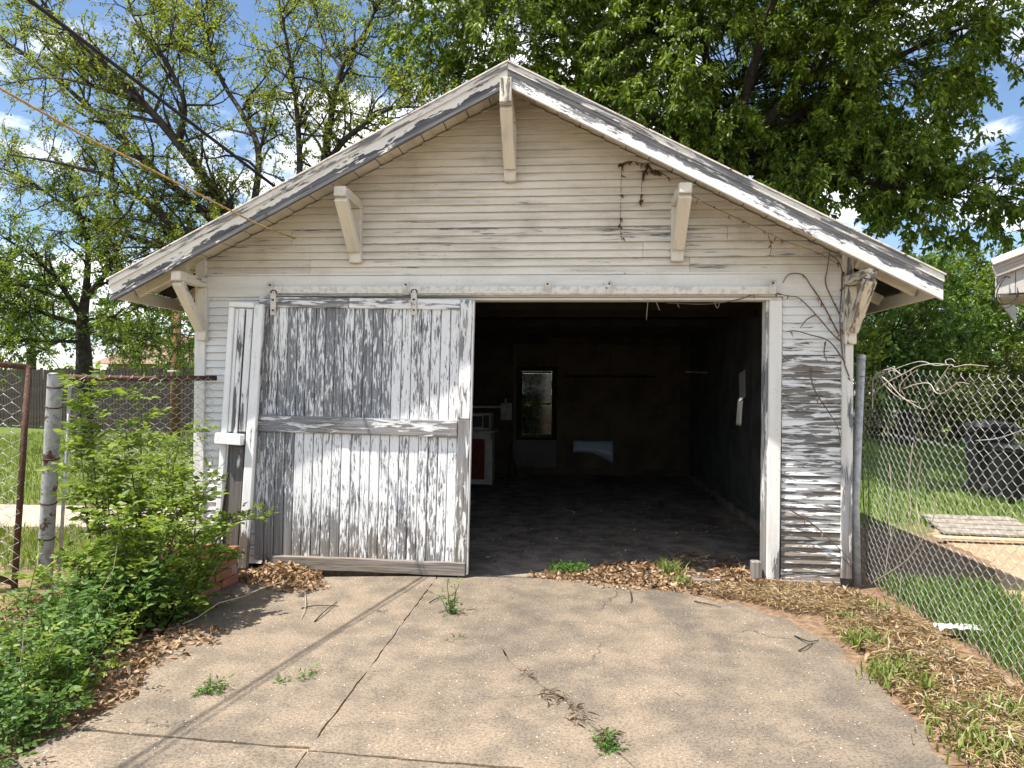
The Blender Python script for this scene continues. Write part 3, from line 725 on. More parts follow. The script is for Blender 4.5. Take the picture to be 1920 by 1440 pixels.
# car wing with the wheel arch cut out, bulging from the wall
fx0, fz1 = .515, .600
nu, nv = 14, 7; V = []; F = []
for i in range(nu+1):
    u = i/nu; x = fx0+u*.69
    zt_ = fz1-.012*u; zb = fz1-.245-.05*u+.10*math.sin(min(1, u/.55)*math.pi*.5)*(1-u)-.12*max(0, u-.45)
    zb = fz1-.235+.035*math.sin(u*math.pi*.6)-.20*u**2.1
    for j in range(nv+1):
        v = j/nv; V.append((x, yb2-.05-.05*math.sin(v*math.pi)-(.03 if .55 < v < .72 else 0), zt_+(zb-zt_)*v))
for i in range(nu):
    for j in range(nv):
        a = i*(nv+1)+j; F.append((a, a+1, a+nv+2, a+nv+1))
me = pymesh('car_wing', V, F, M_PALEBLUE, True)
o = obj('car_wing', me); md = o.modifiers.new('t', 'SOLIDIFY'); md.thickness = .006
tag(o, 'pale blue metal panel with curved lower edge on the dark back wall', 'metal panel')
obj('support_batten', boxmesh(.6, .03, .03, M_DARKWOOD), o, Matrix.Translation((.86, DEP-.12, .52)))
# white cabinet with a small oven on it, at the left inside
CB = empty('cabinet', (-.95, 5.2, 0), 'pale cabinet standing just inside the doorway on the left', 'cabinet')
cx, cy = at(905, 880, 5.0).x, 5.2
box('carcass', (cx-.15, cy+.2, .41), (.52, .5, .80), M_WHITE, CB); box('worktop', (cx-.13, cy+.2, .825), (.60, .56, .03), M_WHITE, CB)
box('door', (cx-.17, cy-.062, .40), (.36, .02, .62), M_REDBROWN, CB); box('leg_board', (cx+.085, cy-.075, .36), (.10, .02, .70), M_WHITE, CB)
OVN = empty('toaster_oven', (cx-.15, cy+.1, .84), 'small grey oven sitting on the pale cabinet', 'oven')
box('body', (cx-.16, cy+.2, .975), (.50, .36, .265), M_WHITE, OVN); box('glass_door', (cx-.21, cy+.012, .975), (.34, .012, .17), M_DARKGREY, OVN)
box('control_strip', (cx+.02, cy+.012, .975), (.09, .012, .20), M_DARKGREY, OVN)
obj('handle', tubes('handle', [(np.array([(cx+.085, cy-.01, .89), (cx+.085, cy-.03, .92), (cx+.085, cy-.03, 1.03), (cx+.085, cy-.01, 1.06)]), .009)], M_GALV, 6), OVN)
SB = empty('wall_shelf_board', (cx, 5.4, 1.15), 'pale board shelf above the small oven', 'shelf')
plank('shelf_board', (cx-.4, 5.45, 1.20), (cx+.34, 5.45, 1.20), .3, .03, M_WHITE, SB, yd=(0, 1, 0))
box('end_bracket', (cx+.3, 5.45, 1.275), (.02, .2, .12), M_WHITE, SB)
p = at(948, 772, 6.7)
o = box('pale_sheet', (p.x, 6.83, p.z), (.20, .006, .30), M_WHITE, None); tag(o, 'pale sheet hanging beside the dark window', 'paper')
pts = [at(962, 822, 6.6), at(958, 850, 6.55), at(968, 880, 6.6), at(962, 905, 6.6), at(955, 880, 6.55), at(960, 845, 6.6)]
o = obj('hanging_cable', tubes('hanging_cable', [(smoothline(pts), .018)], M_BLACKIN, 6)); tag(o, 'loop of black cable hanging below the window', 'cable')
a, b2 = at(1287, 697, 5.2), at(1326, 699, 4.9)
o = plank('metal_strip', a, b2, .02, .018, M_GALV, None, yd=(0, -1, 0)); tag(o, 'thin bright strip hanging high in the dark garage', 'strip')
obj('hook', tubes('hook', [(np.array([(*a,), (a.x, a.y, 2.3)]), .003)], M_BLACKIN, 4), o)
obj('hook', tubes('hook', [(np.array([(*b2,), (b2.x, b2.y, 2.3)]), .003)], M_BLACKIN, 4), o)
pw = [(HW-.1305, 2.84, 1.42), (HW-.1305, 3.14, 1.36), (HW-.1305, 3.16, 1.70), (HW-.1305, 2.86, 1.74)]  # white sheet added where the sun lands, so the patch reads brighter
nw = outline_panel('pale_sheet', [(0, 0)]*3, 0, 0, M_PLASTIC) if False else pymesh('pale_sheet', pw+[(x-.002, y, z) for x, y, z in pw], [(0, 1, 2, 3), (7, 6, 5, 4), (0, 4, 5, 1), (1, 5, 6, 2), (2, 6, 7, 3), (3, 7, 4, 0)], M_PLASTIC)
o = obj('pale_sheet', nw); tag(o, 'white sheet added on the right inside wall to brighten the sun patch', 'paper')
# white chip lying at the threshold
o = obj('paper_scrap', boxmesh(.035, .01, .05, M_PLASTIC), None, Matrix.Translation((1.62, -.12, .02)) @ Matrix.Rotation(.5, 4, 'X')); tag(o, 'small white scrap lying on dirt at the threshold', 'scrap')

# ---------------------------------------------------------------- chain-link
def chainlink(warp, u0, u1, v0, v1, cell=.082, r=.0022, topx=0.):
    """woven zigzag wires; warp(u, v, w) gives the world point"""
    h = cell/2; nk = int((u1-u0)/h); ns = int((v1-v0)/h); lines = []
    for k in range(nk):
        uc = u0+(k+.5)*h; P = []
        for i in range(ns+1):
            s = 1 if (i+k) % 2 else -1
            du = s*h*.5*1.06; v = v0+i*h
            # short straight hook at each bend
            P.append(warp(uc+du, v-.007, .0045*s)); P.append(warp(uc+du, v+.007, -.0045*s))
        lines.append((np.array(P), r))
    return lines
# right fence: runs from the post at the garage corner towards the camera
FR = empty('chain_link_fence', (2.78, .18, 0), 'sagging chain-link fence right of the garage with dry vine along its top', 'fence')
pt_, pb_ = at(1615, 668, .18), gr(1607, 1088)
post = np.array([(pb_.x, pb_.y, -.1), (pb_.x, .18, .6), (pt_.x, .18, pt_.z)])
PO = obj('post', tubes('post', [(post, .034)], M_GALV, 8), FR)
obj('post_cap', tubes('post_cap', [(np.array([(pt_.x, .18, pt_.z-.03), (pt_.x, .18, pt_.z+.005), (pt_.x, .18, pt_.z+.016)]), [.037, .037, .02])], M_GALV, 8), PO)
for zz in (1.62, 1.05, .42):
    tt = zz/pt_.z; xx = pb_.x+(pt_.x-pb_.x)*tt
    obj('tie_wire', tubes('tie_wire', [(np.array([(xx+.037*math.cos(a), .18+.037*math.sin(a), zz+.004*math.sin(2*a)) for a in np.linspace(0, 6.28, 9)]), .0025)], M_WIRE, 4), PO)
def warpR(u, v, w):
    # u from the post towards the camera
    y = .14-u; sag = .04*math.sin(u*2.2)*max(0, (v-.9)) - .03*math.sin(u*1.3+.4)*(v > 1.2)
    x = 2.80+.02*u+.014*math.sin(u*2.6+v*1.5)*(.3+v*.5)+w
    lean = .06*math.sin(v*1.8)
    z = v*(1.0-.012*u)+sag
    if u < .35 and v > 1.1: z -= (.35-u)*.25*(v-1.1)
    return (x, y+lean*.6-.16*(v-.8)*.0, z)
ln = chainlink(warpR, 0, 5.3, .02, 1.70, .084, .00125)
obj('wire_mesh', tubes('wire_mesh', ln, M_WIRE, 4), FR, kind='stuff')
obj('post', tubes('post', [(np.array([(2.92, -5.2, -.1), (2.92, -5.2, 1.75)]), .034)], M_GALV, 8), FR)
tw = smoothline([warpR(u, v, 0) for u, v in ((-.05, 1.6), (.1, 1.62), (.5, 1.66), (.9, 1.72), (1.1, 1.70), (1.25, 1.71))], 5)
obj('tension_wire', tubes('tension_wire', [(tw, .003)], M_WIRE, 4), FR)
o = obj('loose_wire', tubes('loose_wire', [(smoothline([at(1830, 826, -.9), at(1870, 822, -1.1), at(1925, 804, -1.5)], 6), .003)], M_WIRE, 4), FR)

# left: stout post, fixed panel to the garage corner and an open gate
gp0, gp1 = Vector((-3.40, -.76, -.1)), Vector((-3.31, -.78, 1.575))
GP = empty('gate_post', (gp0.x, gp0.y, 0), 'thick pale pipe gate post with rust spots, left of the garage', 'post')
obj('pipe', tubes('pipe', [(np.array([gp0, gp0.lerp(gp1, .3), gp0.lerp(gp1, .7), gp1]), .052)], M_POSTRUST, 16, cap=False), GP)
obj('cap', tubes('cap', [(np.array([gp1, gp1+Vector((0, 0, .012))]), [.052, .034])], M_POSTRUST, 8), GP)
for k, zz in enumerate((.36, .62, .95, 1.33, 1.48)):
    c = gp0.lerp(gp1, (zz+.1)/1.675)
    obj('band', tubes('band', [(np.array([(c.x+.055*math.cos(a), c.y+.055*math.sin(a), zz+.006*math.sin(a*2)) for a in np.linspace(0, 6.283, 15)]), .0055)], M_RUST, 4), GP)
FP = empty('chain_link_fence', (-3.0, -.45, 0), 'short rusty-railed chain-link panel between gate post and garage corner', 'fence')
ra, rb = Vector((-3.27, -.74, 1.555)), Vector((-2.44, -.07, 1.565))
obj('top_rail', tubes('top_rail', [(np.array([ra, ra.lerp(rb, .5)+Vector((0, 0, -.01)), rb]), .021)], M_RUST, 8), FP)
pa = Vector((-3.285, -.70, 0))
obj('tension_bar', tubes('tension_bar', [(np.array([(-3.325, -.70, .02), (-3.255, -.70, 1.5)]), .012)], M_GALV, 6), FP)
dv = (rb-ra); dl = dv.length
def warpP(u, v, w):
    p = ra+dv*(u/dl); nrm = Vector((dv.y, -dv.x, 0)).normalized()
    b = .03*math.sin(u*5+v*2)
    return (p.x+nrm.x*(w+b*.4+.025), p.y+nrm.y*(w+b*.4+.025), v)
obj('wire_mesh', tubes('wire_mesh', chainlink(warpP, .02, dl, .05, 1.58, .078, .0018), M_OLDWIRE, 4), FP, kind='stuff')
GT = empty('swing_gate', (-3.42, -.9, 0), 'rusty pipe-framed chain-link gate at the photo\'s left edge', 'gate')
ga, gb = Vector((-3.40, -.93, 1.625)), Vector((-4.5, -1.32, 1.72))
fb = Vector((-3.49, -.93, .03))
obj('frame_upright', tubes('frame_upright', [(np.array([fb, fb.lerp(ga, .5), ga+Vector((0, 0, .01))]), .021)], M_RUST, 8), GT)
obj('frame_rail', tubes('frame_rail', [(np.array([ga, gb]), .021)], M_RUST, 8), GT)
obj('frame_rail', tubes('frame_rail', [(np.array([fb+Vector((0, 0, .04)), Vector((-4.5, -1.32, .55))]), .021)], M_RUST, 8), GT)
obj('frame_upright', tubes('frame_upright', [(np.array([Vector((-4.5, -1.32, .05)), gb]), .021)], M_RUST, 8), GT)
gd = Vector((gb.x-ga.x, gb.y-ga.y, 0)); gl_ = gd.length
def warpG(u, v, w):
    p = Vector((-3.44, -.93, 0))+gd*(u/gl_); nrm = Vector((gd.y, -gd.x, 0)).normalized()
    return (p.x-nrm.x*(w+.02), p.y-nrm.y*(w+.02), v+.07*u+.01*math.sin(u*7))
obj('wire_mesh', tubes('wire_mesh', chainlink(warpG, .01, gl_, .06, 1.64, .105, .0020), M_OLDWIRE, 4), GT, kind='stuff')

# ---------------------------------------------------------------- brick planter edge
BP = empty('brick_planter', (-2.15, -.8, 0), 'low broken red brick planter wall left of the sliding door', 'planter')
bl, bh, bd = .20, .062, .095
meB = boxmesh(bl, bd, bh, M_BRICK, b=.006)
for c in range(4):
    y = -.47-(c % 2)*.10 - .21*0
    kmax = 4 if c < 2 else (3 if c == 2 else 2)
    for k in range(kmax):
        yy = -.46-bl/2-k*(bl+.011)-(c % 2)*(.10 if c < 3 else 0)
        M = Matrix.Translation((-2.10-.03*k+random.uniform(-.006, .006), yy, .0+bh/2+c*(bh+.010))) @ Matrix.Rotation(R(90-8+random.uniform(-3, 3)), 4, 'Z') @ Matrix.Rotation(random.uniform(-.03, .03), 4, 'X')
        obj('brick', meB, BP, M)
    for k in range(3):
        M = Matrix.Translation((-2.25-k*(bl+.011)-(c % 2)*.08, -.47+random.uniform(-.008, .008), bh/2+c*(bh+.010))) @ Matrix.Rotation(R(random.uniform(-3, 3)), 4, 'Z')
        obj('brick', meB, BP, M)
slab('mortar', [(-2.07, -.43), (-2.28, -.43), (-2.30, -1.3), (-2.16, -1.3)], -.03, .235, M_MORTAR, BP, 4, .008)
bpy.data.objects['mortar'].scale = (1, 1, .95)
for i, (px, py, a) in enumerate(((88, 1138, .3), (128, 1140, -.2))):
    p = gr(px, py)
    o = obj('loose_brick', meB, None, Matrix.Translation((p.x, p.y, .05)) @ Matrix.Rotation(a, 4, 'Z') @ Matrix.Rotation(.1, 4, 'X'))
    tag(o, ('loose red brick in the leaf bed, nearer the gate post', 'loose red brick in the leaf bed, on its side toward the shrub')[i], 'brick', 'loose bricks in the leaf bed')
o = obj('ground_board', boxmesh(.9, .10, .05, M_PLANK), None, Matrix.Translation((-2.75, -2.15, .03)) @ Matrix.Rotation(R(20), 4, 'Z')); tag(o, 'grey edging timber lying in the weeds at the lower left', 'timber')
slab('path', [(-9, .9), (-3.6, 1.4), (-2.75, 1.2), (-2.75, 2.3), (-3.6, 2.6), (-9, 2.4)], -.06, .012, M_CONC2, None, 6)
tag(bpy.data.objects['path'], 'pale concrete path behind the chain-link panel', 'path', kind='structure')

# ---------------------------------------------------------------- cables overhead
def span(name, a, b, r, mat_, sag, label):
    a, b = Vector(a), Vector(b); P = [a.lerp(b, i/24)-Vector((0, 0, sag*4*(i/24)*(1-i/24))) for i in range(25)]
    o = obj(name, tubes(name, [(np.array(P), r)], mat_, 6)); tag(o, label, 'cable'); return o
span('service_cable', (-1.80, .10, 3.02), (-5.2, -11, 5.95), .012, M_CABLE, 0., 'black service cable running from the roof edge up to the upper left')
o = obj('yellow_rope', tubes('yellow_rope', [(smoothline([(-1.80, -.03, 2.725), (-1.79, -.5, 2.69), (-1.83, -.9, 2.695), (-2.08, -1.86, 2.82), (-2.26, -2.52, 2.925), (-3.4, -7, 3.75)], 8), .0062)], M_ROPE, 6))
tag(o, 'frayed yellow rope running from the gable over the left barge board', 'rope')

# ---------------------------------------------------------------- dead vines on the garage
def vine(name, pxlines, Y, r, mat_, label, cat='vine', leafn=0, lm=None):
    L = []
    for ln_ in pxlines:
        yy = ln_[0] if isinstance(ln_[0], (int, float)) else Y
        pts = [at(x, y, yy+random.uniform(-.008, .008)) for x, y in (ln_[1:] if isinstance(ln_[0], (int, float)) else ln_)]
        P = smoothline(pts, 4); L.append((P, np.linspace(r, r*.5, len(P))))
    o = empty(name, L[0][0][0], label, cat); 
    for l in L: obj('stem', tubes('stem', [l], mat_, 5, cap=False), o)
    if leafn:
        A = np.concatenate([l[0] for l in L]); pos = A[RNG.integers(0, len(A), leafn)]
        d = RNG.normal(size=(leafn, 3))*.5+np.array([0, -.3, -1]); obj('leaf', leaves('leaf', pos, d, RNG.uniform(.03, .055, leafn), .018, lm or M_DRY, .5, .5), o, kind='stuff')
    return o
vine('dead_vine', [
    [(1592, 706), (1583, 680), (1577, 640), (1575, 590), (1578, 545), (1580, 515), (1572, 490), (1550, 472)],
    [(1577, 640), (1560, 625), (1530, 590), (1500, 560), (1480, 555), (1465, 552)],
    [(1572, 625), (1540, 565), (1520, 535), (1505, 515), (1480, 514), (1468, 530)],
    [(1585, 680), (1555, 640), (1520, 628), (1490, 620), (1475, 622)],
    [(1575, 590), (1560, 560), (1548, 530), (1552, 500), (1556, 470)],
    [(1530, 590), (1512, 600), (1500, 615)], [(1548, 640), (1545, 662), (1552, 680)],
    [(1520, 690), (1523, 720), (1535, 745), (1552, 770), (1570, 800), (1577, 830)],
    [(1465, 552), (1430, 545), (1390, 560), (1330, 570), (1250, 568)],
    [(1480, 955), (1520, 980), (1560, 1015), (1605, 1060)],
    [(1575, 545), (1592, 530), (1600, 505)]], -.055, .006, M_VINE, 'leafless brown vine climbing the right corner of the garage', leafn=26)
vine('dead_vine', [
    [(1250, 330), (1225, 318), (1200, 305), (1175, 303), (1166, 315), (1164, 380), (1163, 430), (1166, 450)],
    [(1215, 306), (1205, 330), (1203, 355), (1202, 380)], [(1235, 320), (1215, 318), (1195, 322)]], -.03, .003, M_VINE,
    'small hanging tangle of dead brown vine high on the gable', leafn=60, lm=leafmat('dead_vine_leaf', (.07, .03, .015), (.13, .06, .03), (.2, .1, .05), .1))
vine('dead_vine', [[-.40, (1290, 362), (1330, 385), (1380, 408), (1430, 432), (1480, 455), (1530, 472), (1570, 495)],
    [-.2, (1440, 440), (1446, 462), (1443, 480)]], -.3, .0035, M_VINE, 'thin dead vine strung along the underside of the right verge', leafn=20)
vine('dead_vine', [[(1215, 565), (1213, 585), (1212, 600)], [(1230, 565), (1237, 582)], [(1338, 563), (1345, 578), (1350, 566)]], .1, .004, M_DRYVINE, 'dry tendrils hanging inside the top of the doorway')
fv = []
def atX(x, y, X):
    d = ray(x, y); return CAM+d*((X-CAM.x)/d.x)
for pts in ([(1636, 767), (1637, 713), (1642, 704), (1653, 695), (1667, 693), (1680, 697)], [(1638, 738), (1662, 718), (1698, 699), (1716, 689), (1733, 684), (1755, 682), (1773, 683), (1773, 676), (1784, 673), (1791, 679)],
            [(1651, 704), (1667, 718), (1689, 742), (1716, 760), (1733, 767), (1751, 751)], [(1687, 735), (1689, 720), (1704, 704), (1720, 693)], [(1753, 724), (1769, 702), (1782, 684), (1791, 688), (1813, 684), (1853, 687)],
            [(1695, 729), (1716, 721), (1742, 719), (1755, 736), (1771, 736), (1796, 718), (1818, 720)], [(1643, 697), (1660, 722), (1684, 744), (1720, 755)], [(1650, 700), (1672, 690), (1690, 702), (1705, 695)], [(1600, 716), (1616, 706), (1636, 709)],
            [(1668, 870), (1671, 920), (1666, 970), (1672, 1010)], [(1712, 830), (1704, 900), (1708, 960), (1700, 1000)], [(1728, 860), (1718, 930), (1724, 980)], [(1690, 1080), (1684, 1160), (1688, 1230)], [(1640, 1090), (1700, 1050), (1745, 985), (1755, 930)],
            [(1660, 1075), (1670, 1010), (1692, 960)]):
    P = smoothline([atX(x, y, 2.775+random.uniform(-.02, .01)) for x, y in pts], 5); fv.append((P, np.linspace(.0040, .0024, len(P))))
o = empty('dry_vine', (2.78, 0, 0))
for l in fv: obj('stem', tubes('stem', [l], M_DRYVINE, 5, cap=False), o)
tag(o, 'pale dry vine stems tangled along the chain-link top', 'vine')

# ---------------------------------------------------------------- behind the right fence
slab('dirt_patch', [(3.6, -.4), (4.2, .9), (4.3, 2.2), (4.9, 3.0), (8, 2.8), (9, .2), (8, -2), (5, -1.6), (4.2, -1.0)], -.06, -.008, M_SAND, None, 8, .03)
tag(bpy.data.objects['dirt_patch'], 'bare sandy dirt behind the right fence', 'dirt', kind='structure')
a = gr(1800, 985)
for k in range(4):
    o = obj('ground_plank', boxmesh(.95, .026, .24, M_PLANK, b=.004), None, Matrix.Translation((4.86+.07*k, 2.10+.27*k, .03+.004*k)) @ Matrix.Rotation(R(-7+k), 4, 'Z') @ Matrix.Rotation(R(90), 4, 'X'))
    tag(o, ['nearest grey board of the four lying on dirt behind the fence', 'second grey board from the front on the dirt', 'third grey board from the front on the dirt', 'farthest grey board of the four lying on the dirt'][k], 'board', 'grey boards on the dirt')
o = obj('yellow_plank', boxmesh(1.7, .022, .10, M_NEWPLANK), None, Matrix.Translation((5.0, 1.72, .035)) @ Matrix.Rotation(R(-4), 4, 'Z') @ Matrix.Rotation(R(90), 4, 'X')); tag(o, 'long yellowish plank lying in front of the grey boards', 'plank')
o = empty('fence_stake', (5.15, 1.75, 0), 'short black stake standing at the right edge behind the fence', 'stake')
box('stake', (5.17, 1.85, .16), (.06, .06, .42), M_BLACK, o); box('stake_cap', (5.17, 1.85, .375), (.075, .075, .02), M_BLACK, o)
def bin_(p, h, r, tilt, label):
    M = Matrix.Translation(p) @ Matrix.Rotation(tilt, 4, 'Y')
    o = empty('rubbish_bin', p, label, 'bin', 'black bins on the far lawn')
    V = []; F = []; prof = [(.0, .78), (.02, .82), (.9, 1.), (.93, 1.08), (1., 1.08)]
    def ring(z, s): 
        return [(r*s*sx_*k_, r*s*sy_*k_, z*h) for sx_, sy_, k_ in ((1, .6, 1), (.6, 1, 1), (-.6, 1, 1), (-1, .6, 1), (-1, -.6, 1), (-.6, -1, 1), (.6, -1, 1), (1, -.6, 1))]
    for z, s in prof: V += ring(z, s)
    for i in range(len(prof)-1):
        for k in range(8): F.append((i*8+k, i*8+(k+1) % 8, i*8+8+(k+1) % 8, i*8+8+k))
    F.append(tuple(range(7, -1, -1))); obj('body', pymesh('body', V, F, M_BLACK), o, M)
    V = ring(1.005, 1.12)+ring(1.06, 1.0)+[(0, 0, h*1.1)]; F = [(k, (k+1) % 8, 8+(k+1) % 8, 8+k) for k in range(8)]+[(8+k, 8+(k+1) % 8, 16) for k in range(8)]+[tuple(range(7, -1, -1))]
    obj('lid', pymesh('lid', V, F, M_BLACK), o, M)
    for s in (-1, 1): obj('wheel', tubes('wheel', [(np.array([(s*r*.8, r*.75, .09), (s*r*.95, r*.75, .09)]), .09)], M_TYRE, 8), o, M)
    return o
p = gr(1855, 925); bin_((p.x, p.y, -.02), 1.0, .27, 0, 'taller of the two black bins on the shaded lawn')
p = gr(1900, 935); bin_((p.x, p.y, -.02), .72, .30, .10, 'squat black bin leaning beside the taller one')
# crumpled plastic on the grass
pc_ = gr(1795, 1190); V = []; F = []; nn = 12
for i in range(nn+1):
    for j in range(nn//2+1):
        V.append((pc_.x+(i/nn-.5)*.24+random.uniform(-.008, .008), pc_.y+(j/(nn/2)-.5)*.10+.02*math.sin(i*.9)+random.uniform(-.008, .008), .02+.03*math.sin(i*1.3+j*.7)**2+random.uniform(0, .03)))
for i in range(nn):
    for j in range(nn//2): a_ = i*(nn//2+1)+j; F.append((a_, a_+nn//2+1, a_+nn//2+2, a_+1))
o = obj('plastic_sheet', pymesh('plastic_sheet', V, F, M_PLASTIC, True)); o.modifiers.new('s', 'SUBSURF').render_levels = 1; tag(o, 'crumpled white plastic lying in the grass under the fence', 'plastic')
# neighbour's eave: a gable corner that comes into the frame at the right
NH = empty('neighbour_shed', (6.2, 1.6, 0), 'grey-boarded shed whose roof corner juts in at the right edge', 'shed')
h0, h1 = at(1860, 492, 1.4), at(1990, 447, 1.4)
slope = (h1.z-h0.z)/(h1.x-h0.x)
def nh(dz, x): return h0.z+dz+(x-h0.x)*slope
X0, X1 = h0.x, h0.x+3.6
SR = Matrix.Translation((X0, 1.4, 0)) @ Matrix.Rotation(R(-33), 4, 'Z') @ Matrix.Translation((-X0, -1.4, 0))
plank('roof_edge', (X0, 1.40, nh(.0, X0)), (X1, 1.40, nh(.0, X1)), .05, .062, M_TRIM, NH, bare=.05, M0=SR)
plank('barge_board', (X0+.012, 1.43, nh(-.088, X0)), (X1, 1.43, nh(-.088, X1)), .03, .115, M_GREYPAINT, NH, bare=.7, M0=SR)
for k in range(24):
    x = X0+.11+k*.14
    plank('wall_board', (x, 1.47, h0.z-.30 if k < 4 else -.05), (x, 1.47, nh(-.12, x)), .02, .136, M_GREYPAINT, NH, bare=.35, M0=SR)
plank('soffit_board', (X0+.05, 1.9, h0.z-.315), (X0+.60, 1.9, h0.z-.315), .02, .8, M_GREYPAINT, NH, yd=(0, 0, 1), bare=.4, M0=SR)
plank('side_board', (X0+.030, 1.49, h0.z-.22), (X0+.030, 4.8, h0.z-.22), .02, .22, M_GREYPAINT, NH, yd=(-1, 0, 0), bare=.35, M0=SR)
plank('roof_panel', (X0+.0, 3.3, nh(-.01, X0)), (X1, 3.3, nh(-.01, X1)), .03, 3.7, M_SHINGLE, NH, yd=(-slope, 0, 1), M0=SR)
wl = []
for k in range(2):
    c = at(1885+k*3, 548, 1.35); P = [c+Vector(((.11-.02*k)*math.cos(a), .03*math.sin(2*a), (.15-.02*k)*math.sin(a)+.03*math.cos(a)+.02*k)) for a in np.linspace(.6+k, 6.2+k*.5, 22)]
    wl.append((np.array(P), .0045))
o = obj('wire_coil', tubes('wire_coil', wl, M_CABLE, 5)); tag(o, 'loop of black wire hanging from the shed roof corner', 'wire')

# ---------------------------------------------------------------- far left: board fence, house, pole; far right: car
BF = empty('board_fence', (-14, 16, 0), 'dark old picket fence across the back of the left lawn', 'fence')
fa, fb_ = Vector((-22, 18.6, 0)), Vector((-9.3, 14.4, 0)); fd = (fb_-fa); nP = 90
meP = boxmesh(2.0, .02, .135, M_FENCEWOOD, b=.004)
for k in range(nP):
    p = fa+fd*(k/nP); hh = random.uniform(-.05, .05)+ (.0)
    M = basis((0, 0, 1), (fd.y, -fd.x, 0), (p.x, p.y, 1.02+hh)) @ Matrix.Rotation(random.uniform(-.012, .012), 4, 'Y')
    obj('picket', meP, BF, M)
for zz in (.45, 1.6): plank('rail', (fa.x, fa.y+.05, zz), (fb_.x, fb_.y+.05, zz), .05, .09, M_FENCEWOOD, BF, yd=(0, -1, 0))
HS = empty('house', (-17, 26, 0), 'tan house with brown roof beyond the picket fence', 'house')
hx, hy = -17.5, 27
box('wall', (hx, hy+3, 1.3), (9, 6, 2.6), M_HOUSEWALL, HS)
V = [(hx-5, hy-.6, 2.5), (hx+5, hy-.6, 2.5), (hx+5, hy+6.6, 2.5), (hx-5, hy+6.6, 2.5), (hx-3.5, hy+3, 4.1), (hx+3.2, hy+3, 4.1)]
obj('roof', pymesh('roof', V, [(0, 1, 5, 4), (1, 2, 5), (2, 3, 4, 5), (3, 0, 4), (3, 2, 1, 0)], M_HOUSEROOF), HS)
for xx in (-2.6, 1.4):
    w_ = box('window', (hx+xx, hy-.01, 1.5), (1.2, .06, 1.1), M_TRIM, HS); box('pane', (hx+xx, hy-.045, 1.5), (1.05, .02, .95), M_CARGLASS, w_)
p = gr(328, 790)
pp = at(329, 690, 14.0)
UPO = empty('utility_pole', (pp.x, 14.0, 0), 'brown wooden pole rising behind the left fence', 'pole')
obj('shaft', tubes('shaft', [(np.array([(pp.x, 14, -.2), (pp.x+.01, 14, 2), (pp.x+.02, 14, 3.7)]), [.16, .14, .13])], M_POLE, 8), UPO)
plank('pole_band', (pp.x-.15, 13.84, 1.9), (pp.x+.17, 13.84, 1.9), .02, .05, M_GALV, UPO)
# car
pcx = gr(1640, 818); CR = empty('parked_car', (pcx.x-.6, 27, 0), 'white car parked far behind the right fence', 'car')
M0 = Matrix.Translation((pcx.x-.9, pcx.y, -.03)) @ Matrix.Rotation(R(6), 4, 'Z')
prof = [(-2.2, .35), (-2.22, .62), (-2.1, .82), (-1.3, .92), (-.75, 1.38), (.55, 1.42), (1.25, .95), (2.05, .84), (2.2, .6), (2.18, .35)]
def extr(prof, w0, w1, mat_, nm, par):
    n = len(prof); V = [(x, -(w0 if z < 1 else w1), z) for x, z in prof]+[(x, (w0 if z < 1 else w1), z) for x, z in prof]
    F = [tuple(range(n)), tuple(range(2*n-1, n-1, -1))]+[(i, i+n, (i+1) % n+n, (i+1) % n) for i in range(n)]
    return obj(nm, pymesh(nm, V, F, mat_), par, M0)
body = extr(prof, .86, .66, M_CARW, 'body', CR)
extr([(-1.22, .95), (-.74, 1.33), (.52, 1.36), (1.1, .98)], .872, .70, M_CARGLASS, 'side_window', CR)
for x in (-1.35, 1.35):
    for s in (-1, 1):
        w_ = obj('wheel', tubes('wheel', [(np.array([(x, s*.70, .31), (x, s*.88, .31)]), .31)], M_TYRE, 8), CR, M0)
        obj('rim', tubes('rim', [(np.array([(x, s*.86, .31), (x, s*.89, .31)]), .18)], M_GALV, 8), w_, M0)
for s in (-1, 1): obj('headlight', boxmesh(.06, .26, .12, M_PLASTIC), CR, M0 @ Matrix.Translation((-2.2, s*.6, .68)))
p = gr(1840, 832); o = obj('white_block', boxmesh(.9, .3, .16, M_PLASTIC), None, Matrix.Translation((p.x, p.y, .06))); tag(o, 'white kerb block at the foot of the far thicket', 'block')
# ---------------------------------------------------------------- trees
def wig(a, d, L, n, amp, rng, droop=0.):
    """wiggly line from a along d"""
    P = [np.array(a, float)]; d = np.array(d, float); d /= np.linalg.norm(d)+1e-9
    for i in range(n):
        d = d+rng.normal(0, amp, 3); d[2] -= droop; d /= np.linalg.norm(d)
        P.append(P[-1]+d*L/n)
    return np.array(P)
def along(P, s):
    k = min(len(P)-2, int(s*(len(P)-1))); f = s*(len(P)-1)-k
    return P[k]*(1-f)+P[k+1]*f, unit(P[k+1]-P[k])
def twig_leaves(P, n, rng, spread=.05):
    s = rng.uniform(.25, 1, n); k = np.minimum((s*(len(P)-1)).astype(int), len(P)-2); f = (s*(len(P)-1)-k)[:, None]
    pos = P[k]*(1-f)+P[k+1]*f; t_ = unit(P[k+1]-P[k])
    d = unit(t_*.5+rng.normal(0, .75, (n, 3))); return pos+d*spread*rng.uniform(0, 1, (n, 1)), d
